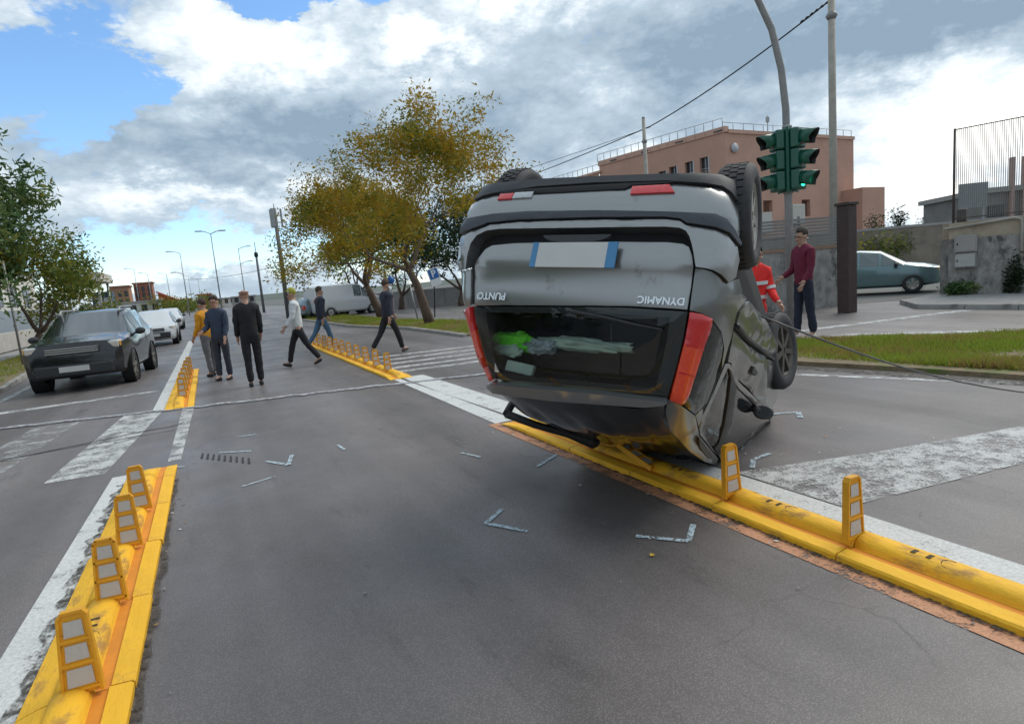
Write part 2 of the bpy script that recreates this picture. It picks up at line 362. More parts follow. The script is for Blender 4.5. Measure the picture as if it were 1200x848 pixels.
line('edge_line', [(-4.1, 12), (-3.95, 15.5), (-4.3, 30), (-4.18, 30), (-3.8, 15.5), (-3.95, 12)], mt=M_white2)
line('stop_line', [(-4.0, 12.9), (-1.05, 13.05), (-1.05, 13.3), (-4.0, 13.2)], mt=M_white2)
for k, (xa, xb) in enumerate(((-1.62, -1.12), (-2.75, -2.2), (-3.9, -3.35))):
    line('crossing_stripe', [(xa, 7.0), (xb, 6.95), (xb+.3, 10.7), (xa+.28, 10.75)], mt=M_white3 if k else M_white2)
for k, y in enumerate((10.85, 11.5, 12.2, 12.95, 13.7)):
    line('crossing_stripe', [(2.95+.08*k, y), (5.9, y-.35), (5.9, y-.12), (2.95+.08*k, y+.27)], mt=M_white2)
line('side_line', [(10.1, 7.3), (11.6, 5.2), (13.4, -4), (13.6, -4), (11.85, 5.3), (10.3, 7.45)], .009, M_white2)
line('side_line', [(10.4, 8.2), (14.9, 7.3), (14.9, 7.6), (10.6, 8.45)], .009, M_white2)
line('salmon_strip', [(2.56, .2), (2.665, .2), (2.665, 5.9), (2.53, 5.9)], .004, M_salmon)

# sprayed survey marks, each an L or a dash
def strokes(pts, w, name='survey_mark'):
    bm = bmesh.new()
    for i, (a, b) in enumerate(zip(pts, pts[1:])):
        a = Vector((*a, .007+.001*i)); b = Vector((*b, .007+.001*i)); d = (b-a).normalized(); n = Vector((-d.y, d.x, 0))*w/2
        f = bm.faces.new([bm.verts.new(q) for q in (a-n, b-n, b+n, a+n)])
    o = link(name, bm, M_chalk); tag(o, kind='structure'); bm = None
strokes([(1.6, 3.62), (1.41, 3.47), (1.57, 3.19)], .035)
strokes([(2.05, 2.74), (2.24, 2.51), (2.42, 2.66)], .035)
strokes([(3.46, 3.15), (3.62, 3.28), (3.83, 3.3)], .04)
strokes([(4.6, 4.28), (5.07, 4.02), (4.9, 3.86)], .05)
strokes([(2.24, 4.27), (2.54, 4.45)], .03)
strokes([(.3, 6.2), (.47, 5.9), (.54, 6.24)], .04)
strokes([(-.1, 6.95), (.2, 6.75)], .035); strokes([(.05, 5.5), (.32, 5.6)], .03); strokes([(1.9, 5.1), (1.98, 4.85)], .03)
strokes([(-.55, 6.7), (-.42, 6.62)], .03); strokes([(1.0, 6.3), (1.02, 6.05)], .03); strokes([(.1, 7.6), (.3, 7.55)], .03)
M_rub = mat('tyre_rubber_mark', (.035, .035, .036), .8, var=.2)
bm = bmesh.new()
for k in range(9):
    x = -.28+k*.052; y = 6.95-k*.075; f = bm.faces.new([bm.verts.new(q) for q in ((x, y-.1, .006), (x+.022, y-.11, .006), (x+.03, y+.12, .006), (x+.012, y+.13, .006))])
tag(link('tyre_mark', bm, M_rub), kind='structure')
# old saw-cut across the junction: pale filler with a dark groove, and two dark seams
def ribbon(name, pts, w, z, mt):
    bm = bmesh.new(); prev = None
    for i, p in enumerate(pts):
        a = Vector((*pts[max(0, i-1)], 0)); b = Vector((*pts[min(len(pts)-1, i+1)], 0)); d = (b-a).normalized(); n = Vector((-d.y, d.x, 0))*w/2*rng.uniform(.7, 1.3)
        q = (bm.verts.new((p[0]-n.x, p[1]-n.y, z)), bm.verts.new((p[0]+n.x, p[1]+n.y, z)))
        if prev: bm.faces.new((prev[0], q[0], q[1], prev[1]))
        prev = q
    bm.normal_update()
    for f in bm.faces:
        if f.normal.z < 0: f.normal_flip()
    return tag(link(name, bm, mt), kind='structure')
def wob(a, b, n, am): return [(a[0]+(b[0]-a[0])*i/n+rng.uniform(-am, am), a[1]+(b[1]-a[1])*i/n+rng.uniform(-am, am)) for i in range(n+1)]
cut = wob((-4.2, 11.55), (-.5, 10.5), 16, .04)+wob((-.3, 10.42), (5.9, 8.75), 30, .05)
ribbon('road_seam', cut, .17, .008, paint_mat('filler', (.5, .5, .53), None, .5, 9))
ribbon('road_seam', [(x, y-.1) for x, y in cut], .035, .010, M_rub)
ribbon('road_seam', wob((-4.2, 8.0), (-.5, 9.1), 18, .03), .028, .008, M_rub)
ribbon('road_seam', wob((-4.2, 8.6), (-.6, 8.7), 18, .03), .018, .008, M_rub)

M_dirt = paint_mat('gutter_dirt', (.07, .058, .045), None, .47, 16)
ribbon('gutter_dirt', wob((-.89, -.3), (-.88, 6.4), 60, .03), .12, .010, M_dirt)
ribbon('gutter_dirt', wob((-.465, -.3), (-.465, 6.2), 60, .014), .035, .010, M_dirt)
ribbon('gutter_dirt', wob((2.655, .2), (2.65, 5.8), 40, .008), .04, .010, M_dirt)
ribbon('gutter_dirt', wob((3.06, .2), (3.05, 5.4), 40, .012), .06, .010, M_dirt)
ribbon('gutter_dirt', wob((6.75, 15.5), (6.4, 30), 20, .05), .25, .010, M_dirt)
ribbon('gutter_dirt', wob((6.95, 7.0), (7.6, 3.0), 20, .04), .3, .010, M_dirt)
# ---------------------------------------------------------------- yellow lane dividers with marker flaps
M_yel = mat('yellow_rubber', (.85, .46, .02), .72, var=.1, vscale=5, bump=.25, bscale=60, dirt=((.46, .24, .05), .55, 6), stretch=(1, .4, 1))
M_org = mat('orange_groove', (.72, .26, .02), .7, var=.15)
M_dk = mat('dark_slot', (.07, .045, .02), .8)
M_flap = mat('flap_orange', (.74, .35, .015), .5, var=.08, vscale=20, bump=.15, bscale=150, dirt=((.36, .17, .03), .6, 30))
M_ref = mat('reflector_foil', (.52, .5, .48), .45, var=.08, vscale=60, bump=.3, bscale=400, dirt=((.4, .37, .33), .6, 60))
MODL = .845
def module(sgn, L=MODL, last=False):
    """one rubber base: ramp, half-round spine, groove, broad flat; sgn=+1 broad side to +x"""
    prof = [(-.19, .0, 0), (-.19, .018, 0), (-.115, .040, 0), (-.085, .045, 0)]
    for k in range(9):
        a = math.pi*(1-k/8); prof.append((-.002+.073*math.cos(a), .045+.048*math.sin(a), 0))
    prof += [(.074, .036, 1), (.128, .034, 1), (.131, .046, 0), (.205, .040, 0), (.215, .03, 0), (.215, 0, 0)]
    bm = bmesh.new(); ny = 7; rows = []
    for j in range(ny+1):
        y = (L-.008)*j/ny; row = []
        for (x, z, mi) in prof:
            k = 1-.9*max(0, (y-.35*L)/(.65*L)) if last else 1
            row.append(bm.verts.new((sgn*x, y, z*k+(.0 if not last else 0))))
        rows.append(row)
    for A, B in zip(rows, rows[1:]):
        for k in range(len(prof)-1):
            f = bm.faces.new((A[k], A[k+1], B[k+1], B[k])); f.material_index = 1 if prof[k+1][2] and prof[k][2] else 0
            f.smooth = 4 <= k <= 12
    bm.faces.new(rows[0][::-1]); bm.faces.new(rows[-1])
    bmesh.ops.recalc_face_normals(bm, faces=bm.faces)
    # moulded slots on the spine
    if not last:
        for yy, wd in ((.50, .02), (.57, .02)):
            box(bm, -.02, .02, yy, yy+wd, .088, .0945, mi=2)
        vs = [bm.verts.new((sgn*-.005+.045*math.cos(a), .42+.05*math.sin(a)*.8, .0465+.048*math.sqrt(1-(.045*math.cos(a)/.073)**2))) for a in [math.pi*k/6 for k in range(7)]]
        f = bm.faces.new(vs); f.material_index = 2
    return bm
def flap_mesh(h=.335):
    bm = bmesh.new(); t = .011
    P = [(-.066, 0), (.066, 0), (.047, h-.018), (.034, h), (-.034, h), (-.047, h-.018)]
    a = [bm.verts.new((x, -t, z)) for x, z in P]; b = [bm.verts.new((x, t, z)) for x, z in P]
    bm.faces.new(a); bm.faces.new(b[::-1])
    for i in range(6): bm.faces.new((a[i], b[i], b[(i+1) % 6], a[(i+1) % 6]))
    bmesh.ops.recalc_face_normals(bm, faces=bm.faces)
    # raised rim and cross ribs, both sides
    def bar(x0, z0, x1, z1, w=.011):
        d = Vector((x1-x0, 0, z1-z0)); L = d.length; an = math.atan2(d.z, d.x)
        M = Matrix.Translation((x0, 0, z0)) @ Matrix.Rotation(-an, 4, 'Y')
        box(bm, -w*.3, L+w*.3, -t-.007, t+.007, -w*.5, w*.5, M)
    for i in range(6):
        if i == 0: continue
        x0, z0 = P[i]; x1, z1 = P[(i+1) % 6]; bar(x0, z0, x1, z1)
    for z in (.02, .125, .222): k = .066-(.019*z/(h-.02)); bar(-k, z, k, z)
    return bm
def reflector(z0, z1, w0, w1):
    bm = bmesh.new()
    for s in (-1, 1):
        q = [(-w0, z0), (w0, z0), (w1, z1), (-w1, z1)]
        a = [bm.verts.new((x, s*.0145, z)) for x, z in q]; f = bm.faces.new(a if s < 0 else a[::-1])
    bm.faces.ensure_lookup_table(); return bm
def divider(label, x, y0, n, sgn, flaps, lean=None, ramp=True, down=True, ramp_first=False):
    root = thing('lane_divider', label, 'lane divider', (x, y0, .002), 0, 'yellow rubber lane dividers on the road')
    a = link('base_module', module(sgn), [M_yel, M_org, M_dk], root); a.location = (0, 0, 0)
    for i in range(1, n):
        c = a.copy(); C.objects.link(c); c.location = (rng.uniform(-.006, .006), i*MODL, 0); c.rotation_euler = (0, 0, rng.uniform(-.004, .004))
    if ramp:
        e = link('end_ramp', module(sgn, .55, True), [M_yel, M_org, M_dk], root); e.location = (0, n*MODL, 0)
    if ramp_first:
        e = link('end_ramp', module(-sgn, .5, True), [M_yel, M_org, M_dk], root); e.rotation_euler = (0, 0, math.pi)
    src = None
    for k, y in enumerate(flaps):
        if src is None:
            f = link('marker_flap', flap_mesh(), M_flap, root); src = f
            for z0, z1, w0, w1 in ((.035, .108, .046, .042), (.140, .205, .040, .036), (.237, .302, .034, .031)):
                link('reflector', reflector(z0, z1, w0, w1), M_ref, f)
        else: f = copy_tree(src, root)
        f.location = (sgn*.045, y-y0, .06); f.rotation_euler = (rng.uniform(-.05, .03)+(lean[k] if lean else 0), rng.uniform(-.04, .04), rng.uniform(-.05, .05))
    return root, src
divider('long yellow lane divider with four upright marker flaps beside the near white line', -.70, .3, 7, 1, [2.82, 3.65, 4.46, 5.24, 1.99], [-.08, -.05, -.04, -.05, -.1])
root, src = divider('yellow lane divider running under the overturned car with two upright flaps', 2.875, .22, 6, -1, [1.925, 2.745], [0, 0])
# the flap the car has pressed flat, and snapped stubs
b = copy_tree(src, root); b.location = (-.05, 3.5-.22, .06); b.rotation_euler = (R(-62), R(8), R(28))
divider('short yellow lane divider far left, its flaps seen end on', -.62, 11.0, 6, 1, [11.3+.85*k for k in range(6)], ramp=True, ramp_first=True)
divider('yellow lane divider with a long row of flaps beyond the junction', 2.82, 10.6, 11, -1, [10.85+.84*k for k in range(11)], ramp=False, ramp_first=True)
# ---------------------------------------------------------------- the overturned car
PANEL = {
'lip': [(-0.505,0.115),(-0.508,0.074),(-0.453,0.085),(-0.401,0.095),(-0.358,0.095),(-0.322,0.094),(-0.286,0.092),(-0.25,0.089),(-0.214,0.091),(-0.177,0.092),(-0.141,0.093),(-0.105,0.095),(-0.069,0.096),(-0.033,0.097),(0.002,0.099),(0.036,0.101),(0.07,0.103),(0.104,0.105),(0.136,0.107),(0.168,0.109),(0.199,0.111),(0.229,0.113),(0.258,0.114),(0.287,0.117),(0.314,0.119),(0.341,0.119),(0.368,0.117),(0.398,0.114),(0.429,0.103),(0.471,0.095),(0.536,0.072),(0.538,0.141),(0.517,0.221),(0.487,0.212),(0.463,0.19),(0.434,0.18),(0.384,0.185),(0.351,0.184),(0.318,0.179),(0.291,0.173),(0.263,0.165),(0.234,0.164),(0.205,0.162),(0.174,0.16),(0.143,0.158),(0.111,0.156),(0.079,0.154),(0.045,0.152),(0.011,0.149),(-0.023,0.15),(-0.057,0.15),(-0.092,0.151),(-0.127,0.151),(-0.162,0.152),(-0.198,0.153),(-0.233,0.153),(-0.267,0.16),(-0.301,0.166),(-0.335,0.172),(-0.369,0.178),(-0.405,0.182),(-0.449,0.19),(-0.507,0.187)],
'bumper_lower': [(-0.508,0.192),(-0.445,0.199),(-0.402,0.189),(-0.367,0.185),(-0.333,0.18),(-0.299,0.173),(-0.265,0.167),(-0.232,0.16),(-0.196,0.16),(-0.161,0.159),(-0.125,0.158),(-0.09,0.158),(-0.056,0.157),(-0.021,0.157),(0.013,0.156),(0.047,0.158),(0.08,0.16),(0.112,0.162),(0.144,0.164),(0.175,0.166),(0.205,0.168),(0.235,0.17),(0.263,0.172),(0.291,0.179),(0.319,0.186),(0.347,0.193),(0.375,0.197),(0.404,0.196),(0.434,0.186),(0.467,0.192),(0.516,0.228),(0.53,0.308),(0.529,0.361),(0.529,0.413),(0.487,0.382),(0.456,0.356),(0.423,0.348),(0.394,0.354),(0.366,0.357),(0.337,0.356),(0.308,0.353),(0.279,0.35),(0.251,0.347),(0.223,0.345),(0.194,0.342),(0.165,0.34),(0.134,0.337),(0.103,0.334),(0.071,0.332),(0.039,0.329),(0.006,0.327),(-0.027,0.326),(-0.061,0.325),(-0.095,0.324),(-0.129,0.323),(-0.164,0.321),(-0.199,0.32),(-0.234,0.319),(-0.268,0.321),(-0.303,0.323),(-0.337,0.325),(-0.372,0.326),(-0.407,0.331),(-0.446,0.333),(-0.498,0.324),(-0.525,0.276)],
'rub_strip': [(-0.496,0.334),(-0.445,0.341),(-0.406,0.338),(-0.371,0.332),(-0.336,0.33),(-0.302,0.328),(-0.267,0.326),(-0.233,0.324),(-0.198,0.325),(-0.163,0.327),(-0.129,0.328),(-0.094,0.329),(-0.06,0.33),(-0.026,0.332),(0.007,0.333),(0.04,0.334),(0.072,0.337),(0.104,0.339),(0.135,0.342),(0.165,0.345),(0.195,0.347),(0.224,0.35),(0.252,0.352),(0.279,0.355),(0.309,0.358),(0.338,0.361),(0.366,0.361),(0.394,0.359),(0.423,0.352),(0.456,0.36),(0.487,0.386),(0.53,0.419),(0.528,0.441),(0.472,0.421),(0.429,0.422),(0.402,0.425),(0.375,0.423),(0.349,0.418),(0.329,0.395),(0.282,0.384),(0.255,0.384),(0.227,0.382),(0.198,0.381),(0.169,0.38),(0.139,0.379),(0.108,0.378),(0.076,0.376),(0.044,0.375),(0.012,0.375),(-0.021,0.375),(-0.055,0.375),(-0.089,0.375),(-0.123,0.375),(-0.157,0.376),(-0.192,0.376),(-0.227,0.376),(-0.261,0.376),(-0.302,0.38),(-0.343,0.385),(-0.385,0.388),(-0.405,0.403),(-0.453,0.42),(-0.539,0.41)],
'bumper_upper': [(-0.542,0.421),(-0.453,0.428),(-0.404,0.412),(-0.38,0.397),(-0.34,0.393),(-0.3,0.389),(-0.26,0.384),(-0.225,0.384),(-0.191,0.384),(-0.156,0.384),(-0.122,0.384),(-0.088,0.384),(-0.054,0.384),(-0.02,0.384),(0.013,0.384),(0.045,0.384),(0.077,0.385),(0.109,0.386),(0.139,0.387),(0.17,0.388),(0.199,0.389),(0.227,0.39),(0.255,0.391),(0.282,0.392),(0.327,0.402),(0.347,0.426),(0.374,0.43),(0.401,0.432),(0.43,0.429),(0.473,0.427),(0.529,0.448),(0.552,0.499),(0.548,0.552),(0.545,0.604),(0.511,0.662),(0.476,0.648),(0.446,0.643),(0.421,0.643),(0.393,0.644),(0.383,0.588),(0.373,0.533),(0.362,0.487),(0.35,0.457),(0.331,0.441),(0.286,0.434),(0.259,0.434),(0.232,0.433),(0.203,0.433),(0.174,0.433),(0.144,0.432),(0.114,0.432),(0.082,0.431),(0.051,0.431),(0.017,0.431),(-0.017,0.43),(-0.052,0.43),(-0.087,0.429),(-0.122,0.429),(-0.158,0.428),(-0.194,0.428),(-0.23,0.428),(-0.266,0.427),(-0.302,0.426),(-0.338,0.426),(-0.39,0.434),(-0.427,0.461),(-0.449,0.512),(-0.455,0.59),(-0.467,0.667),(-0.508,0.66),(-0.541,0.556),(-0.542,0.489)],
'tailgate': [(-0.437,0.662),(-0.416,0.596),(-0.394,0.542),(-0.368,0.518),(-0.323,0.512),(-0.279,0.506),(-0.244,0.505),(-0.209,0.504),(-0.174,0.504),(-0.139,0.503),(-0.104,0.502),(-0.07,0.501),(-0.03,0.502),(0.009,0.502),(0.047,0.502),(0.084,0.502),(0.121,0.502),(0.153,0.503),(0.183,0.504),(0.213,0.505),(0.242,0.506),(0.27,0.506),(0.298,0.507),(0.344,0.515),(0.363,0.53),(0.377,0.575),(0.387,0.647),(0.39,0.689),(0.392,0.737),(0.392,0.801),(0.392,0.864),(0.362,0.865),(0.331,0.865),(0.299,0.865),(0.265,0.865),(0.23,0.864),(0.193,0.864),(0.157,0.866),(0.119,0.868),(0.08,0.869),(0.041,0.871),(0.004,0.874),(-0.034,0.876),(-0.073,0.878),(-0.112,0.88),(-0.151,0.882),(-0.19,0.884),(-0.23,0.887),(-0.27,0.889),(-0.31,0.891),(-0.351,0.895),(-0.395,0.898),(-0.447,0.897),(-0.438,0.841),(-0.442,0.779),(-0.447,0.716)],
'quarter_left': [(-0.514,0.668),(-0.45,0.677),(-0.455,0.728),(-0.45,0.785),(-0.448,0.84),(-0.457,0.89),(-0.526,0.888),(-0.534,0.831),(-0.53,0.778),(-0.535,0.716)],
'lampL': [(-0.527,0.896),(-0.455,0.901),(-0.461,0.986),(-0.459,1.037),(-0.457,1.088),(-0.456,1.139),(-0.45,1.195),(-0.468,1.245),(-0.45,1.304),(-0.448,1.322),(-0.465,1.263),(-0.482,1.203),(-0.486,1.147),(-0.502,1.08),(-0.506,1.016),(-0.517,0.956)],
'lampR': [(0.401,0.872),(0.435,0.872),(0.475,0.878),(0.478,0.929),(0.475,0.976),(0.471,1.023),(0.47,1.08),(0.468,1.137),(0.465,1.199),(0.463,1.262),(0.446,1.323),(0.397,1.314),(0.398,1.258),(0.4,1.202),(0.401,1.147),(0.402,1.098),(0.403,1.049),(0.404,1.0),(0.403,0.957),(0.402,0.915)],
'rear_glass': [(-0.448,0.904),(-0.396,0.906),(-0.352,0.904),(-0.31,0.901),(-0.27,0.899),(-0.23,0.896),(-0.191,0.894),(-0.151,0.892),(-0.112,0.889),(-0.073,0.887),(-0.034,0.885),(0.004,0.883),(0.041,0.88),(0.081,0.878),(0.12,0.876),(0.158,0.874),(0.194,0.873),(0.225,0.874),(0.256,0.874),(0.285,0.875),(0.313,0.876),(0.341,0.876),(0.368,0.875),(0.395,0.874),(0.396,0.916),(0.397,0.959),(0.399,1.002),(0.398,1.05),(0.397,1.099),(0.397,1.148),(0.394,1.201),(0.392,1.254),(0.39,1.307),(0.357,1.309),(0.324,1.311),(0.291,1.311),(0.256,1.311),(0.223,1.312),(0.188,1.313),(0.153,1.314),(0.116,1.315),(0.079,1.316),(0.041,1.316),(0.002,1.318),(-0.038,1.32),(-0.078,1.321),(-0.118,1.323),(-0.159,1.325),(-0.201,1.326),(-0.249,1.327),(-0.298,1.328),(-0.352,1.327),(-0.445,1.317),(-0.433,1.261),(-0.431,1.202),(-0.438,1.142),(-0.442,1.09),(-0.446,1.039),(-0.451,0.988)],
'spoiler': [(-0.443,1.327),(-0.351,1.335),(-0.298,1.336),(-0.25,1.335),(-0.202,1.333),(-0.161,1.332),(-0.119,1.33),(-0.079,1.328),(-0.038,1.326),(0.002,1.325),(0.041,1.323),(0.079,1.322),(0.116,1.321),(0.153,1.32),(0.189,1.319),(0.223,1.319),(0.257,1.318),(0.291,1.318),(0.324,1.317),(0.356,1.316),(0.388,1.314),(0.376,1.332),(0.32,1.356),(0.283,1.36),(0.246,1.363),(0.207,1.366),(0.166,1.369),(0.124,1.373),(0.085,1.375),(0.046,1.378),(0.005,1.381),(-0.036,1.383),(-0.078,1.386),(-0.122,1.387),(-0.166,1.388),(-0.211,1.388),(-0.255,1.389),(-0.301,1.39),(-0.394,1.381)],
'fender': [(0.394,0.652),(0.422,0.65),(0.447,0.65),(0.477,0.656),(0.513,0.67),(0.559,0.606),(0.602,0.561),(0.668,0.595),(0.744,0.575),(0.632,0.722),(0.623,0.768),(0.624,0.849),(0.616,0.91),(0.619,0.963),(0.623,1.016),(0.622,1.069),(0.62,1.122),(0.619,1.176),(0.615,1.265),(0.613,1.326),(0.625,1.383),(0.561,1.345),(0.585,1.302),(0.626,1.251),(0.624,1.193),(0.623,1.136),(0.622,1.08),(0.605,1.021),(0.592,0.964),(0.541,0.91),(0.484,0.879),(0.474,0.874),(0.434,0.867),(0.4,0.864),(0.398,0.801),(0.397,0.736),(0.396,0.691)],
'quarter_glass': [(0.484,0.888),(0.537,0.915),(0.584,0.966),(0.597,1.023),(0.612,1.082),(0.613,1.137),(0.613,1.194),(0.614,1.25),(0.576,1.299),(0.553,1.341),(0.495,1.335),(0.454,1.324),(0.468,1.26),(0.471,1.197),(0.473,1.134),(0.475,1.077),(0.476,1.021),(0.48,0.974),(0.483,0.927)],
'rear_door': [(0.769,0.577),(1.213,0.478),(1.55,0.45),(1.932,0.418),(2.418,0.343),(2.521,0.362),(2.469,0.475),(2.03,0.574),(1.449,0.654),(1.054,0.714),(0.81,0.765),(0.65,0.79),(0.644,0.72)],
'door_strip': [(0.647,0.8),(0.815,0.772),(1.061,0.721),(1.46,0.662),(2.04,0.582),(2.475,0.483),(2.469,0.506),(2.033,0.604),(1.457,0.684),(1.059,0.742),(0.814,0.791),(0.65,0.818)],
'front_door': [(0.649,0.826),(0.818,0.798),(1.057,0.751),(1.441,0.697),(2.03,0.615),(2.475,0.514),(2.629,0.539),(2.703,0.568),(2.693,0.656),(2.606,0.843),(2.435,0.924),(1.911,0.956),(1.357,0.984),(0.955,1.007),(0.779,0.991),(0.685,0.991),(0.645,1.007),(0.64,0.951),(0.637,0.894)],
'door_frame': [(0.643,1.018),(0.69,0.996),(0.79,0.997),(0.973,1.014),(1.392,0.992),(1.954,0.966),(2.456,0.933),(2.161,1.001),(1.762,1.016),(1.348,1.029),(1.029,1.041),(0.867,1.036),(0.737,1.016),(0.689,1.021),(0.675,1.112),(0.665,1.169),(0.655,1.226),(0.647,1.293),(0.666,1.352),(0.722,1.397),(0.941,1.415),(1.326,1.436),(1.81,1.454),(1.399,1.446),(0.968,1.428),(0.727,1.412),(0.651,1.386),(0.614,1.337),(0.611,1.287),(0.621,1.232),(0.631,1.176),(0.635,1.123),(0.639,1.07)],
'rear_door_glass': [(0.686,1.025),(0.77,1.05),(0.823,1.099),(0.887,1.151),(0.942,1.196),(1.006,1.244),(1.081,1.293),(1.188,1.342),(1.336,1.392),(1.316,1.43),(0.951,1.412),(0.737,1.396),(0.675,1.353),(0.655,1.293),(0.662,1.226),(0.672,1.169),(0.682,1.112)],
'b_pillar': [(0.712,1.019),(0.746,1.016),(0.871,1.038),(0.974,1.047),(1.051,1.099),(1.144,1.153),(1.255,1.209),(1.33,1.283),(1.531,1.351),(1.762,1.414),(1.744,1.444),(1.379,1.431),(1.37,1.389),(1.217,1.339),(1.11,1.289),(1.031,1.24),(0.964,1.192),(0.907,1.146),(0.84,1.095),(0.784,1.046)],
'front_glass': [(1.027,1.047),(1.346,1.036),(1.762,1.023),(2.161,1.009),(2.496,0.933),(2.679,0.948),(2.626,1.047),(2.56,1.14),(2.471,1.225),(2.374,1.303),(2.361,1.366),(1.914,1.386),(1.566,1.348),(1.372,1.28),(1.297,1.207),(1.193,1.151),(1.103,1.098)],
'front_pillar': [(2.504,0.921),(2.616,0.85),(2.701,0.932),(2.676,1.037),(2.621,1.145),(2.539,1.235),(2.459,1.314),(2.464,1.379),(2.139,1.471),(1.85,1.451),(1.869,1.413),(1.895,1.392),(2.409,1.375),(2.417,1.31),(2.505,1.231),(2.612,1.136),(2.678,1.036),(2.698,0.944)],
'cantrail': [(0.392,1.319),(0.442,1.33),(0.485,1.341),(0.555,1.347),(0.631,1.392),(0.715,1.419),(0.952,1.434),(1.376,1.451),(1.905,1.468),(2.079,1.513),(1.366,1.531),(0.733,1.52),(0.58,1.503),(0.494,1.485),(0.44,1.463),(0.416,1.423),(0.396,1.383)],
}
CAR_ROT = [[0.74772, 0.54711, -0.37627], [0.53579, -0.83184, -0.14482], [-0.39223, -0.09331, -0.91512]]
CAR_LOC = [2.5858, 3.3388, 1.9613]

M_paint = mat('car_paint', (.31, .307, .30), .30, metal=.8, var=.04, vscale=900, coat=.7, dirt=((.16, .15, .13), .60, 4))
M_side = mat('car_paint_scraped', (.19, .195, .185), .30, metal=.7, var=.06, vscale=500, coat=.5, dirt=((.27, .24, .06), .585, 2.4), stretch=(2.2, 1, .45))
M_plast = mat('black_plastic', (.028, .029, .032), .5, var=.15, vscale=60, bump=.1, bscale=300)
M_trim = mat('dark_trim', (.045, .05, .06), .42, var=.1, vscale=40)
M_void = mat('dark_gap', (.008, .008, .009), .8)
M_glass = glass_mat('car_glass', (.012, .015, .014), 1.0, 1.5)
M_sglass = glass_mat('side_glass', (.03, .045, .04), .75, 1.6)
M_red = mat('lamp_red', (.62, .012, .012), .12, var=.12, vscale=50, coat=1, bump=.2, bscale=220)
M_orr = mat('lamp_orange_red', (.80, .055, .01), .12, var=.12, vscale=50, coat=1, bump=.2, bscale=220)
M_clear = mat('lamp_clear', (.45, .46, .47), .15, var=.1, vscale=50, coat=1, bump=.2, bscale=220)
M_chrome = mat('chrome', (.7, .72, .74), .18, metal=1, var=.03)
M_tyre = mat('tyre_rubber', (.032, .032, .034), .75, var=.25, vscale=25, dirt=((.09, .085, .08), .58, 9))
M_alloy = mat('alloy_wheel', (.36, .34, .30), .4, metal=.7, var=.15, vscale=20)
M_steel = mat('dark_steel', (.10, .085, .075), .55, metal=.5, var=.3, vscale=12)
M_under = mat('underbody', (.05, .047, .045), .85, var=.3, vscale=6)
M_roof = mat('roof_paint', (.05, .053, .056), .22, metal=.5, var=.08, vscale=6, coat=.9, dirt=((.09, .085, .08), .62, 6))
UC, NP = 1.0, 9.0
AR = [(-.1, 1.5), (.1, 1.55), (.25, 1.60), (.64, 1.60), (.70, 1.56), (.85, 1.55), (1.3, 1.39), (1.45, 1.28), (1.6, 1.15)]
AF = [(-.1, 1.8), (.1, 2.0), (.5, 2.1), (.8, 2.05), (.95, 1.9), (1.1, 1.55), (1.45, .9), (1.6, .75)]
BR = [(-.1, .72), (.1, .78), (.3, .82), (.8, .82), (.9, .81), (1.3, .69), (1.45, .6), (1.6, .52)]
BL = [(-.1, .87), (.1, .92), (.3, .99), (.45, .985), (.79, .93), (1.17, .76), (1.36, .63), (1.6, .54)]
def itp(x, t):
    if x <= t[0][0]: return t[0][1]
    for (a, b), (c, d) in zip(t, t[1:]):
        if x <= c: return b+(d-b)*(x-a)/(c-a)
    return t[-1][1]
def car_pt(phi, w):
    c, s = math.cos(phi), math.sin(phi)
    A = itp(w, AR) if c > 0 else itp(w, AF); Bb = itp(w, BR) if s > 0 else itp(w, BL)
    r = ((abs(c)/A)**NP+(abs(s)/Bb)**NP)**(-1/NP)
    return Vector((UC-r*c, r*s, w))
def car_n(phi, w):
    e = .012
    a = car_pt(phi+e, w)-car_pt(phi-e, w); b = car_pt(phi, w+e)-car_pt(phi, w-e)
    n = a.cross(b); n.normalize()
    if n.dot(Vector((-(UC*0)-math.cos(phi), math.sin(phi), 0))) < 0: n = -n
    return n
def inside(p, poly):
    r = False; j = len(poly)-1
    for i in range(len(poly)):
        a, b = poly[i], poly[j]
        if (a[1] > p[1]) != (b[1] > p[1]) and p[0] < (b[0]-a[0])*(p[1]-a[1])/(b[1]-a[1])+a[0]: r = not r
        j = i
    return r
